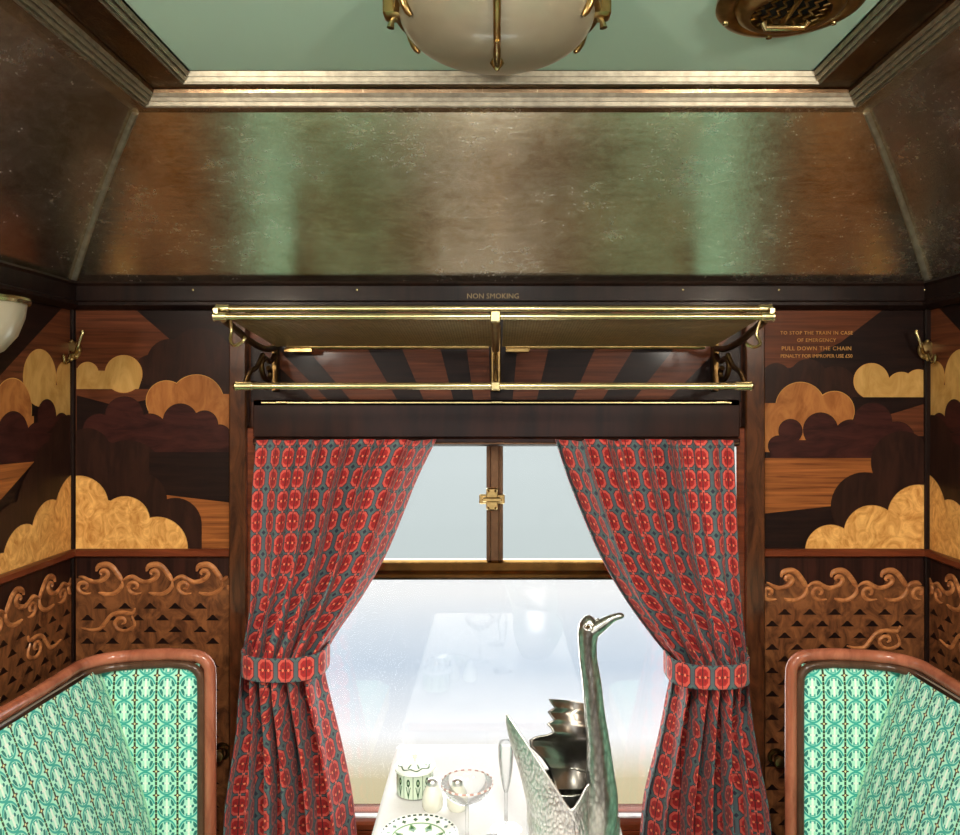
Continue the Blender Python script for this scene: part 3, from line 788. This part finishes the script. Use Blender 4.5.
    # brass hook plate on the jamb
    hp=W(hook_x,657,1.868)
    h=thing('tieback_hook','brass tieback hook beside the %s curtain'%('left' if flip>0 else 'right'),'hook',(hp.x,1.87,hp.z-.03))
    mb=MB().rbox((hp.x-.006,1.864,hp.z-.026),(hp.x+.006,1.8705,hp.z+.026),.002)
    mb.lathe([(0,-.004),(.003,-.002),(.0035,0)],(hp.x,1.864,hp.z+.018),10,R=Matrix.Rotation(-PI/2,3,'X'))
    mb.build('plate',M['brass'],h)
    s=flip
    MB().tube(spline([(hp.x,1.864,hp.z-.01),(hp.x,1.845,hp.z-.016),(hp.x+s*.002,1.835,hp.z-.006),(hp.x+s*.002,1.838,hp.z+.006)],5),.003,8).build('hook_arm',M['brass'],h)
curtain([(447,257),(500,253),(550,252),(600,253),(635,250),(655,247),(675,246),(700,243),(750,237),(800,231),(835,229)],
        [(447,432),(480,416),(520,400),(560,383),(600,360),(635,336),(655,325),(675,322),(700,327),(750,339),(800,349),(835,353)],1,
        'red and slate patterned curtain tied back at the left of the window',.44,249.5)
curtain([(447,558),(480,569),(520,585),(560,603),(600,626),(640,655),(660,670),(682,673),(700,670),(750,660),(800,648),(835,644)],
        [(447,733),(500,735),(600,739),(640,742),(660,744),(682,745),(700,747),(760,757),(800,764),(835,768),(860,772)],-1,
        'red and slate patterned curtain tied back at the right of the window, beside the swan',.44,745.5)
# brass curtain rod under pelmet
tag(MB().tube([(-.560,1.818,1.4655),(.558,1.818,1.4655)],.0022,10).build('curtain_rod',M['bronze_win']),'thin brass curtain rod under the dark pelmet','curtain rod')

# ------------------------------------------------------------ luggage rack
t=thing('luggage_rack','brass luggage rack with mesh shelf above the window','luggage rack',(0,1.7,1.58))
xl,xr=-.540,.528
fr=[(1.535,1.743),(1.52,1.7265)]
for y,z in fr:
    MB().tube([(xl,y,z),(xr,y,z)],.0062,14).build('front_rail',M['brass'],t)
for sx,xe in ((-1,xl),(1,xr)):
    mb=MB()
    for y,z in fr: mb.tube([(xe-sx*.020,y,z),(xe-sx*.018,y,z),(xe-.0*sx,y,z),(xe+sx*.004,y,z),(xe+sx*.006,y,z)],[.007,.0085,.0085,.0105,.008],14)
    mb.rbox((xe-.006,1.514,1.7265),(xe+.006,1.541,1.744),.002)
    mb.build('end_cap',M['brass'],t)
RY,RZ=1.845,1.690
for a,b_ in ((-.49,-.02),(.02,.485)):
    MB().tube([(a,RY,RZ),(b_,RY,RZ)],.006,12).rbox((a-.006 if a<0 else a,RY-.008,RZ-.014),(a+.06 if a<0 else a+.055,RY+.006,RZ-.003),.002).build('rear_rail',M['brass_old'],t)
LY,LZ=1.65,1.595
lx0,lx1=(236-CX)*LY/FPX,(751-CX)*LY/FPX
MB().tube([(lx0,LY,LZ),(lx1,LY,LZ)],.0072,14).build('lower_rail',M['brass'],t)
for sx,xe in ((-1,lx0),(1,lx1)):
    MB().tube([(xe+-sx*.035,LY,LZ),(xe-sx*.03,LY,LZ),(xe-sx*.004,LY,LZ),(xe,LY,LZ),(xe+sx*.005,LY,LZ)],[.0075,.0092,.0092,.0105,.006],14).build('end_cap',M['brass'],t)
# mesh shelf: two families of diagonal brass strips, clipped to the shelf
def shelf(xa,xb):
    mb=MB(); ya,yb=1.528,RY-.004; za,zb=1.7215,RZ; Ln=math.hypot(yb-ya,zb-za); sp=.0115; wv=.0024
    def m3(u,v,t_): return Vector((xa+u,ya+(yb-ya)*v/Ln,za+(zb-za)*v/Ln+t_))
    wdt=xb-xa
    for fam in (1,-1):
        c=-Ln
        while c<wdt+Ln:
            # line u = c + fam*v  (45 deg)
            P=[(c-wv,0),(c+wv,0),(c+wv+fam*Ln,Ln),(c-wv+fam*Ln,Ln)]
            P=clip(P,0,0,wdt,Ln)
            if len(P)>2: mb.prism(P,m3,.0004*fam,.0004*fam+.0007)
            c+=sp
    return mb
for xa,xb in ((-.515,-.012),(.012,.505)):
    shelf(xa,xb).build('mesh_shelf',M['meshbrass'],t,smooth=0,recalc=False)
# brackets
for xx in (-.528,-.5+.497,.520):
    mid=abs(xx)<.1; mb=MB(); wdh=.012 if mid else .007
    mb.rbox((xx-wdh,1.872,1.585),(xx+wdh,1.897,1.745),.003)
    sg_=1
    pts=spline([(xx,1.885,1.69),(xx,1.80,1.682),(xx,1.70,1.69),(xx,1.60,1.708),(xx,1.525,1.722)],5)
    mb.tube(pts,.0075 if not mid else .010,8,flat=.9)
    pts=spline([(xx,1.88,1.675),(xx,1.84,1.655),(xx,1.80,1.66),(xx,1.77,1.645),(xx,1.79,1.618),(xx,1.83,1.612),(xx,1.84,1.63),(xx,1.825,1.64)],5)
    mb.tube(pts,.006,8)
    pts=spline([(xx,1.88,1.60),(xx,1.80,1.594),(xx,1.72,1.60),(xx,LY,LZ)],5); mb.tube(pts,.0065,8)
    pts=spline([(xx,LY,LZ),(xx,1.69,1.625),(xx,1.74,1.64),(xx,1.78,1.668)],5); mb.tube(pts,.0055,8)
    mb.build('bracket',M['brass_dark'] if not mid else M['brass_old'],t)
    if mid:
        MB().rbox((xx-.0095,1.508,1.715),(xx+.0095,1.531,1.737),.002).build('front_clip',M['brass'],t)
        MB().rbox((xx-.0095,1.64,1.587),(xx+.0095,1.66,1.604),.002).build('rail_clip',M['brass'],t)
for sx,xe in ((-1,xl),(1,xr)):
    x=xe-sx*.018
    pts=spline([(x-sx*.004,1.535,1.722),(x-sx*.004,1.54,1.700),(x-sx*.006,1.53,1.680),(x-sx*.018,1.52,1.671),(x-sx*.034,1.515,1.678),(x-sx*.038,1.515,1.684)],5)
    if sx>0: pts=spline([(x+.002,1.535,1.722),(x-.004,1.54,1.694),(x+.0,1.53,1.676),(x-.014,1.52,1.668),(x-.030,1.515,1.672)],5)
    MB().tube(pts,.0034,8).lathe([(0,-.005),(.005,0),(0,.005)],pts[-1],10).build('bag_hook',M['brass'],t)

# ------------------------------------------------------------ coat hooks
def coat_hook(px,py,sx,label):
    c=W(px,py,Y1-.012); t=thing('coat_hook',label,'hook',(c.x,Y1-.012,c.z-.02),0,'coat hooks on the corner posts')
    mb=MB().lathe([(0,-.006),(.014,-.006),(.021,-.004),(.023,0)],(c.x,c.y,c.z+.004),24,R=Matrix.Rotation(-PI/2,3,'X'))
    for k in range(8):
        a=2*PI*k/8; mb.lathe([(0,-.004),(.004,-.002),(.0055,0)],(c.x+.0175*math.cos(a),c.y-.004,c.z+.004+.021*math.sin(a)),8,R=Matrix.Rotation(-PI/2,3,'X'))
    mb.build('rose',M['brass_old'],t)
    up=spline([(c.x,c.y-.004,c.z),(c.x+sx*.018,c.y-.02,c.z-.004),(c.x+sx*.032,c.y-.036,c.z+.008),(c.x+sx*.040,c.y-.040,c.z+.026),(c.x+sx*.046,c.y-.040,c.z+.042)],5)
    MB().tube(up,[.0042]*(len(up)-1)+[.003],8).lathe([(0,-.006),(.0052,-.003),(.006,.003),(.0035,.007),(0,.008)],up[-1],12).build('upper_arm',M['brass'],t)
    dn=spline([(c.x,c.y-.004,c.z-.004),(c.x,c.y-.02,c.z-.024),(c.x+sx*.004,c.y-.04,c.z-.026),(c.x+sx*.006,c.y-.048,c.z-.012)],5)
    MB().tube(dn,.0042,8).lathe([(0,-.005),(.005,0),(0,.005)],dn[-1],10).build('lower_arm',M['brass'],t)
coat_hook(72,352,1,'brass coat hook on the corner post to the left of the window')
coat_hook(927,352,-1,'brass coat hook on the corner post to the right of the window')
def knob(px,py,label):
    c=W(px,py,Y1-.005); t=thing('door_catch',label,'catch',(c.x,Y1-.005,c.z-.02))
    R=Matrix.Rotation(-PI/2,3,'X').inverted()
    mb=MB().lathe([(.021,0),(.020,.004),(.014,.005),(.012,.008)],(c.x,c.y,c.z),24,R=Matrix.Rotation(PI/2,3,'X')); mb.build('rose',M['brass_dark'],t)
    mb=MB().lathe([(.007,.005),(.007,.016),(.012,.020),(.014,.026),(.012,.031),(.006,.033),(0,.0335)],(c.x,c.y,c.z),20,R=Matrix.Rotation(PI/2,3,'X')); mb.build('knob_head',M['brass_old'],t)
knob(222,751,'small brass knob on the wall between left seat and curtain')
knob(776,757,'small brass knob on the wall between right curtain and seat')

# ------------------------------------------------------------ ceiling light
LC=Vector((0,1.215,2.191))
t=thing('ceiling_light','round frosted glass ceiling light with brass ring and straps','ceiling light',(LC.x,LC.y,2.08))
MB().lathe([(.05,0),(.165,0),(.168,-.006),(.163,-.012),(.150,-.014),(.152,-.022),(.160,-.026),(.158,-.034),(.146,-.036),(.12,-.03)],LC,64).build('ring',M['brass_old'],t)
Rb=.150; dep=.070
prof=[(Rb*math.cos(a)**.9,-.030-dep*math.sin(a)) for a in [PI/2*k/16 for k in range(17)]]
prof[-1]=(0,-.030-dep)
MB().lathe(prof,LC,64).build('glass_bowl',M['lampglass'],t,smooth=80)
def bowl_pt(a,q,off=.003):
    r=(Rb+off)*max(0,math.cos(a))**.9; return Vector((LC.x+r*math.cos(q),LC.y+r*math.sin(q),LC.z-.030-(dep+off)*math.sin(a)))
# long strap towards the viewer and finial
for q in (-PI/2,):
    MB().tube([bowl_pt(PI/2*k/14,q,.004) for k in range(0,15)],.0055,8,flat=1).build('strap',M['brass_old'],t)
p=bowl_pt(PI/2,0,.004)
MB().lathe([(0,.006),(.009,.003),(.011,-.002),(.007,-.008),(.003,-.013),(0,-.014)],p,16).build('finial',M['brass'],t)
MB().tube([bowl_pt(a,-PI/2,.010) for a in (1.15,1.3,1.45,PI/2)],[.003,.006,.0065,.005],8).build('leaf_ornament',M['brass'],t)
for q in (PI/7,PI-PI/7,-PI/7,PI+PI/7,PI/2):
    MB().tube([bowl_pt(a,q,.004) for a in (0,.12,.25,.38,.46)],[.0085,.007,.006,.0055,.003],8).build('strap_clip',M['brass_old'],t)
for q in (0,PI):
    c_=Vector((LC.x+.156*math.cos(q),LC.y+.156*math.sin(q),LC.z-.022))
    mb=MB().rbox(c_+Vector((-.018,-.016,-.016)),c_+Vector((.018,.016,.012)),.004)
    lg=mb.build('lug',M['brass_old'],t); mb=MB()
    mb.tube([c_+Vector((math.cos(q)*.0,0,-.012)),c_+Vector((math.cos(q)*.006,0,-.020)),c_+Vector((math.cos(q)*.008,0,-.03))],[.006,.0045,.006],10)
    mb.build('thumb_nut',M['brass'],lg)

# ------------------------------------------------------------ ceiling vent
VC=Vector(((791-CX)*1.225/FPX,1.225,2.191))
t=thing('ceiling_vent','round brass ceiling ventilator grille at top right','vent',(VC.x,VC.y,2.16))
MB().lathe([(.112,0),(.113,-.008),(.108,-.014),(.098,-.016),(.088,-.014),(.084,-.010),(.080,-.020),(.070,-.026),(.060,-.026),(.060,-.004)],VC,64).build('ring',M['brass_old'],t); vring=bpy.data.objects[-1] if 0 else t.children[-1]
MB().lathe([(0,-.003),(.062,-.003)],VC,48).build('opening',M['interior_dark'],t)
mb=MB()
for k in range(-3,4):
    h_=.058*math.sqrt(max(0,1-(k*.0165/.06)**2))
    pts=[VC+Vector((k*.0165+ (.0045 if (j%2) else -.0045),-h_+2*h_*j/8,-.020)) for j in range(9)]
    mb.tube(pts,.0022,6)
mb.tube([VC+Vector((0,-.058,-.022)),VC+Vector((0,.058,-.022))],.004,6); mb.build('grille',M['brass_old'],t)
MB().tube([VC+Vector((-.036,.022,-.026)),VC+Vector((-.03,.028,-.034)),VC+Vector((.03,.028,-.034)),VC+Vector((.036,.022,-.026))],.006,8).build('slide_handle',M['brass'],t)
for k in range(6):
    a=PI/2+2*PI*k/6; MB().lathe([(0,-.020),(.005,-.018),(.006,-.014)],VC+Vector((.1*math.cos(a),.1*math.sin(a),0)),12).build('screw',M['brass'],vring)

# ------------------------------------------------------------ wall lamps on the partitions
def wall_lamp(sx,label):
    c=Vector((sx*.945,1.44,0)); zr=EYE-(297-CY)*1.40/FPX
    t=thing('wall_lamp',label,'wall lamp',(c.x,c.y,zr-.12))
    MB().lathe([(.0,-.108),(.016,-.106),(.04,-.092),(.062,-.064),(.074,-.03),(.078,0),(.075,0),(.070,-.03),(.058,-.06)],(c.x,c.y,zr),40).build('glass_shade',M['lampglass'],t,smooth=60)
    MB().lathe([(.076,-.006),(.082,-.006),(.084,.000),(.082,.005),(.074,.005)],(c.x,c.y,zr),40).build('rim_ring',M['brass'],t)
    MB().lathe([(.024,-.100),(.018,-.110),(.008,-.116),(.006,-.126),(0,-.13)],(c.x,c.y,zr),20).build('finial',M['brass'],t)
    w_=sx*(WX-.004)+XO
    mb=MB().rbox((w_-sx*.0,c.y-.03,zr-.06),(w_-sx*.010,c.y+.03,zr+.03),.003)
    mb.tube([(w_,c.y,zr),(sx*.99,c.y,zr),(sx*1.0,c.y,zr)],.008,8); mb.build('wall_plate',M['brass_old'],t)
    return t,zr
wall_lamp(-1,'frosted glass wall lamp with brass rim at the left edge')

# ------------------------------------------------------------ seats
def seat(m,label):
    ox=.008
    def X(x): return ox+m*x     # x positive = outwards to the partition wall, mirrored by m
    t=thing('bench_seat',label,'seat',(X(.78),1.22,0))
    Yf,Yn=1.72,.74
    def zr(y): return 1.004+max(0,(1.62-y))*.03
    path=[(X(.632),Yf,.02),(X(.632),Yf,.5),(X(.632),Yf,.955)]
    for k in range(1,7):
        a=PI/2*k/6; path.append((X(.632+.038*(1-math.cos(a))),Yf,.972+.038*math.sin(a)))
    path+=[(X(.72),Yf,1.013),(X(.79),Yf,1.010)]
    for k in range(1,8):
        a=PI/2*k/7; path.append((X(.80+.085*math.sin(a)),Yf-.085*(1-math.cos(a)),1.008))
    path+=[(X(.885),1.5,zr(1.5)),(X(.885),1.2,zr(1.2)),(X(.885),Yn+.09,zr(Yn))]
    for k in range(1,8):
        a=PI/2*k/7; path.append((X(.885-.085*(1-math.cos(a))),Yn+.09-.085*math.sin(a),zr(Yn)))
    path+=[(X(.72),Yn+.004,zr(Yn))]
    for k in range(0,7):
        a=PI/2*k/6; path.append((X(.67-.038*math.sin(a)),Yn+.004,zr(Yn)-.038*(1-math.cos(a))))
    path+=[(X(.632),Yn+.004,.5),(X(.632),Yn+.004,.02)]
    MB().tube(path,.0130,14,flat=1.0).build('frame',M['frame'],t,smooth=60)
    # darker inner lip
    inner=[]
    for (x,y,z) in path[:]:
        cx_=X(.78); 
        inner.append((x+(.018*m if abs(x-ox)<.68 else 0),y-(.003 if y>1.2 else -.003),z-(.020 if z>.93 else 0)))
    MB().tube(inner,.0095,10).build('inner_lip',M['lip'],t,smooth=60)
    # wing panels
    def wing(yc,face):
        mb=MB()
        def fn(u,v):
            x=.655+(.885-.655)*u; z=.42+(.992-.42)*v
            b_=.012*(min(1,6*min(u,1-u))**.5)*(min(1,8*min(v+.2,1-v))**.5)
            return Vector((X(x),yc-face*b_,z))
        mb.grid(fn,16,24,0,lambda u,v:((.23*u)/.0462+.05,(.572*v)/.0515+.35))
        mb.build('wing_upholstery',M['moquette'],t,smooth=80)
        MB().rbox((X(.645),yc+face*.001,.05),(X(.90),yc+face*.018,.995),.003).build('wing_board',M['rail'],t)
    wing(Yf+.0,1); wing(Yn+.004,-1)
    # reclined back
    def fb(u,v):
        y=Yn+.012+(Yf-.012-Yn-.012)*u; z=.40+(.990-.40)*v
        x=.700+(.862-.700)*v - .022*math.sin(PI*min(1,v*1.02))
        x+= .010*max(0,1-min(u,1-u)*25)
        zz=z+ (zr(y)-1.004)*v
        return Vector((X(x),y,zz))
    mb=MB().grid(fb,40,30,0,lambda u,v:(u*.95/.0462+.4,v*.62/.0515))
    mb.add([fb(0,1),fb(1,1),Vector((X(.885),Yf-.02,.99)),Vector((X(.885),Yn+.02,.99))],[(0,1,2,3)])
    bu_=mb.build('back_upholstery',M['moquette'],t,smooth=80,recalc=False)
    MB().tube([fb(1,v/24)+Vector((0,-.001,0)) for v in range(0,25)],.0028,6).build('piping',M['piping'],bu_)
    MB().rbox((X(.890),Yn,.05),(X(.905),Yf,1.0),.003).build('back_board',M['rail'],t)
    # seat cushion and base
    def fs(u,v):
        y=Yn+.03+(Yf-.06-Yn)*u; x=.43+(.72-.43)*v
        e=min(1,min(u,1-u)*14)*min(1,min(v,1)*9+.0); return Vector((X(x),y,.44+.045*math.sqrt(max(e,0))))
    mb=MB().grid(fs,30,16,0,lambda u,v:(u*.9/.0462,v*.30/.0515))
    mb.box((X(.431),Yn+.031,.36),(X(.72),Yf-.031,.441)); mb.build('seat_cushion',M['moquette'],t,smooth=80)
    MB().rbox((X(.46),Yn+.03,.03),(X(.88),Yf-.03,.36),.006).build('seat_base',M['rail'],t)
seat(-1,'green patterned upholstered bench seat in a mahogany frame, at the left')
seat(1,'green patterned upholstered bench seat in a mahogany frame, at the right')

# ------------------------------------------------------------ table and what stands on it
TZ=.75
t=thing('dining_table','narrow table under the white cloth, between the two seats','table',(0,1.35,0))
MB().rbox((-.225,.86,TZ-.028),(.225,1.862,TZ-.003),.004).build('tabletop',M['rail'],t)
for yy_ in (1.0,1.72): MB().lathe([(.12,0),(.12,.015),(.03,.03),(.025,.4),(.03,.70),(.09,.722)],(0,yy_,0),24).build('leg',M['brass_old'],t)
def cloth(u,v):
    # u across with overhang, v along depth
    w_=.2335; s=-1+2*u; hang=.16
    tot=w_+hang; q=s*tot
    y=.86+(1.870-.86)*v
    if abs(q)<=w_-.006: return Vector((q,y,TZ))
    o=abs(q)-(w_-.006); a=min(o,.008)/.008*PI/2
    x=w_-.006+.006*math.sin(a); z=TZ-.006*(1-math.cos(a))
    if o>.008:
        z-=o-.008; x+=.004+.006*math.sin(y*34)*min(1,(o-.008)/.1)
    return Vector((math.copysign(x,q),y,z))
tc_=MB().grid(cloth,120,60).build('tablecloth',M['cloth_white'],None,smooth=80,recalc=False)
tag(tc_,'white tablecloth spread over the narrow table below the window','tablecloth')
sm=tc_.modifiers.new('thickness','SOLIDIFY'); sm.thickness=.0015; sm.offset=-1

def lathe_thing(name,label,cat,px,d,parts,group=None):
    x=(px-CX)*d/FPX; t=thing(name,label,cat,(x,d,TZ+.0005),0,group)
    for nm,prof,mat in parts: MB().lathe(prof,(0,0,0),40).build(nm,mat,t,local=True,smooth=50,recalc=True)
    return t
t=lathe_thing('sugar_pot','green and white flowered china pot with a lid, behind the shakers','pot',415,1.643,[
  ('pot_body',[(0,0),(.034,0),(.038,.003),(.0385,.02),(.0385,.05),(.040,.052),(.037,.053)],M['pot']),
  ('lid',[(.0425,.051),(.0425,.055),(.036,.059),(.022,.063),(.01,.065),(0,.0655)],M['lid'])])
MB().lathe([(0,.064),(.004,.066),(.0035,.070),(.006,.074),(.005,.079),(0,.081)],(0,0,0),20).build('lid_knob',M['china'],t,local=True)
for px,lb in ((432.5,'white china shaker with silver cap, nearest the green pot'),(457.5,'white china shaker with silver cap, right of the other, behind the coupe')):
    lathe_thing('shaker',lb,'shaker',px,1.577,[
      ('body',[(0,0),(.017,0),(.0205,.006),(.021,.018),(.018,.034),(.012,.046),(.010,.049)],M['china']),
      ('cap',[(.0108,.048),(.0112,.053),(.009,.058),(.004,.061),(0,.0615)],M['silvertop'])],'pair of china shakers')
t=thing('side_plate','small white plate painted with green leaves, at the front left of the table','plate',((418.5-CX)*1.457/FPX,1.457,TZ+.0005))
MB().lathe([(0,.004),(.040,.004),(.045,.006),(.055,.011),(.0715,.0145),(.073,.015),(.0715,.0130),(.05,.006),(.040,0),(0,0)],(0,0,0),64).build('dish',M['plate'],t,local=True,smooth=60)
def stemware(name,label,px,d,h,r,bowl_h,kind,deco=False):
    x=(px-CX)*d/FPX; t=thing(name,label,'glass',(x,d,TZ+.0005))
    zb=h-bowl_h; bp=[]
    for k in range(13):
        s=k/12
        if kind=='coupe': rr=r*math.sin(PI/2*s**.75)
        elif kind=='flute': rr=r*(s**.45)*(1.0 if s<.7 else 1-.1*(s-.7)/.3)
        else: rr=r*math.sin(PI*(.05+.62*s))
        bp.append((max(rr,.003),zb+bowl_h*s))
    inner=[(max(a-.0012,.001),z+.0008) for a,z in reversed(bp)]
    MB().lathe(bp+inner+[(0,zb+.002)],(0,0,0),40).build('bowl',M['crystal'],t,local=True,smooth=60)
    MB().lathe([(.0035,zb+.003),(.0028,zb*.6),(.0032,.012),(.010,.004),(.028,.0015),(.030,0),(0,0)],(0,0,0),32).build('stem_and_foot',M['crystal'],t,local=True,smooth=60)
    if deco: MB().lathe([(r+.0003,h-.0025),(r+.0005,h),(r-.001,h+.0003),(r-.0014,h-.002)],(0,0,0),48).build('decorated_rim',M['rimdeco'],t,local=True)
stemware('coupe_glass','clear coupe glass with a speckled rim, in front of the shakers',467,1.41,.135,.047,.042,'coupe',True)
stemware('flute_glass','tall clear flute glass beside the silver swan',506,1.50,.165,.017,.095,'flute')
stemware('wine_glass','small clear wine glass in front of the flute',494,1.24,.125,.024,.055,'wine')

# ------------------------------------------------------------ silver swan
sd=1.35
S=thing('swan_ornament','tall silver swan wine cooler with raised wings, on the right of the table','swan',((561-CX)*sd/FPX,sd,TZ+.0005))
SO=Vector(((561-CX)*sd/FPX,sd,TZ+.0005))
def sw(px,py,dy=0): return W(px,py,sd+dy)-SO
HT=[(-180,.235),(-168,.285),(-150,.262),(-130,.222),(-110,.182),(-93,.152),(-80,.165),(-66,.188),(-52,.190),(-38,.150),(-15,.115),(0,.11),(20,.12),(50,.150),(90,.160),(135,.160),(160,.175),(180,.235)]
HT=smooth_tab([(a,h) for a,h in HT])
bx=.013
def body(u,v):
    deg=-180+360*u; a=math.radians(deg); H=lerp_tab(HT,deg); z=.004+(H-.004)*v
    zz=min(z,.13)/.13
    k=.60+.40*math.sin(min(1,.05+zz*1.25)*PI/2)
    if z>.10: k*=1-.10*min(1,(z-.10)/.08)
    rx,ry=.072*k,.074*k
    x=bx+rx*math.cos(a); y=ry*math.sin(a)
    if z>.12 and abs(deg)>95:                      # near wing flares back to its tip
        e=(z-.12)/.165*max(0,(abs(deg)-95)/75); x-=.046*min(1.2,e); y*=1+.05*e
    if math.cos(a)>0: x+=.016*math.cos(a)**2*math.sin(PI*min(1,z/.17))
    return Vector((x,y,z))
mb=MB().grid(body,96,36); mb.lathe([(0,0),(.045,0),(.048,.006)],(bx,0,0),32)
o=mb.build('body',M['swan'],S,local=True,smooth=80); sm=o.modifiers.new('t','SOLIDIFY'); sm.thickness=.0025
MB().tube([body(k/96,1) for k in range(4,36)],.0021,10).build('wing_edge',M['silvertop'],S,local=True)
MB().grid(lambda u,v:Vector((bx-.004+.058*math.cos(2*PI*u),.008+.050*math.sin(2*PI*u),.160-.12*v)),40,4).tube([(bx-.004+.058*math.cos(a),.008+.050*math.sin(a),.160) for a in [2*PI*k/40 for k in range(41)]],.0018,6,cap=False).build('liner',M['swanneck'],S,local=True,smooth=80)
# far wing: serrated tail edge on the left, runs up behind the neck
LB=[(699,549),(704,552),(708,555),(712,548),(716,551),(720,554),(724,547),(728,551),(732,553),(735,548),(737,536),(740,529.5),(746,530),(752,536),(758,542),(768,549),(790,556)]
def fw(u,v):
    py=699+91*v; l=lerp_tab(LB,py); r=597+ (4*v); 
    if v<.12: r=597
    px=l+(r-l)*u; py2=py+ (6*(u**2))*(1-v)*1.3
    dy=.045+.020*math.sin(PI*u)-.018*v+.006*math.sin(v*9+u*3)
    return sw(px,py2,dy)
o=MB().grid(fw,22,91).build('far_wing',M['swanwing'],S,local=True,smooth=80); sm=o.modifiers.new('t','SOLIDIFY'); sm.thickness=.003; sm.offset=0
# neck, head
nk=[(852,594,24),(835,598,31),(815,601,32.5),(795,601.5,31.5),(770,600,27),(741,598,22.5),(712,594.5,20),(685,592,19),(660,588.5,17.5),(645,587.5,18),(634,588,20.5),(626,589.5,21),(621,592,17),(618.5,594,9)]
pts=[sw(px,py,-.050) for py,px,w_ in nk]; P=spline(pts,6); rr=[]
for i in range(len(P)):
    f=i/6; k=min(int(f),len(nk)-2); q=f-k; rr.append((nk[k][2]+(nk[k+1][2]-nk[k][2])*q)/2/590.)
nh=MB().tube(P,rr,24,up=(1,0,0)).build('neck_and_head',M['swanneck'],S,local=True,smooth=80)
bk=spline([sw(594,629,-.050),sw(602,624.5,-.054),sw(611,619,-.058),sw(619,616,-.061),sw(624,616,-.063)],4)
MB().tube(bk,[lerp_tab([(0,.0145),(.3,.0100),(.6,.0062),(.85,.0050),(1,.002)],i/(len(bk)-1)) for i in range(len(bk))],12,flat=1.35).build('beak',M['swanneck'],nh,local=True,smooth=80)
c_=sw(598,621,-.052); MB().lathe([(0,.005),(.005,.003),(.007,-.003)],c_,12).build('beak_knob',M['swan'],nh,local=True)
for dy_ in (-1,1):
    c_=sw(588,627,-.050+dy_*.0165)
    MB().lathe([(0,-.004),(.004,0),(0,.004)],c_,12).build('eye',M['brass_dark'],nh,local=True)
    MB().tube([(c_.x+.0075*math.cos(a),c_.y,c_.z+.0052*math.sin(a)) for a in [2*PI*k/14 for k in range(15)]],.0012,6,cap=False).build('eye_ring',M['swan'],nh,local=True)

# ------------------------------------------------------------ outside
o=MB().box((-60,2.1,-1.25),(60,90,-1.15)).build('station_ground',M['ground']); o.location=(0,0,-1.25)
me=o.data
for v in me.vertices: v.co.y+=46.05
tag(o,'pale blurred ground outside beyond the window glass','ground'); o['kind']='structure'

# ------------------------------------------------------------ camera, world, light
cam=bpy.data.cameras.new('camera'); co=bpy.data.objects.new('camera',cam); COL.objects.link(co)
co.location=(0,0,EYE); co.rotation_euler=(PI/2,0,0)
cam.sensor_width=36; cam.lens=FPX*36/960; cam.shift_x=(480-CX)/960; cam.shift_y=-(417.5-CY)/960; cam.clip_start=.02
sc.camera=co
wd=bpy.data.worlds.new('overcast_sky'); sc.world=wd; wd.use_nodes=True; nt=wd.node_tree; bg=nt.nodes['Background']
tc=nt.nodes.new('ShaderNodeTexCoord'); sp=nt.nodes.new('ShaderNodeSeparateXYZ'); nt.links.new(tc.outputs['Generated'],sp.inputs[0])
r=ramp(nt,(E(nt,sp.outputs[2])*.5+.5).clamp(0,1),[(.0,srgb(225,225,222)),(.5,srgb(236,238,239)),(.75,srgb(250,251,252))])
nt.links.new(r,bg.inputs[0]); bg.inputs[1].default_value=1.24
def area(name,loc,rot,sx,sy,power,color):
    l=bpy.data.lights.new(name,'AREA'); l.shape='RECTANGLE'; l.size=sx; l.size_y=sy; l.energy=power; l.color=color
    o=bpy.data.objects.new(name,l); COL.objects.link(o); o.location=loc; o.rotation_euler=rot; return o
area('daylight_corridor_window',(0,Y0-.12,1.27),(PI/2,0,0),1.6,.95,6,(1.0,.97,.92))
area('daylight_window',(0,2.02,1.02),(-PI/2,0,0),1.15,.85,21,(1,.985,.96))
def fill_point(name,loc,power,r_=.03,color=(1,.86,.68)):
    l=bpy.data.lights.new(name,'POINT'); l.energy=power; l.shadow_soft_size=r_; l.color=color
    o=bpy.data.objects.new(name,l); COL.objects.link(o); o.location=loc
for sx in (-1,1): fill_point('added_point_fill',(sx*.88,-.20,1.84),44,.06,(1,.93,.82))  # added fill lights out of view to brighten the ceiling, no fixture modelled
a_=area('added_overhead_fill',(0,.28,2.12),(0,0,0),.34,.34,36,(1,.95,.87)); a_.data.shape='DISK'  # added unseen fill from overhead for seats and table, no fixture modelled
sc.cycles.use_light_tree=False
vs=sc.view_settings; vs.view_transform='Standard'; vs.look='None'; vs.exposure=0; vs.gamma=1; vs.use_curve_mapping=False
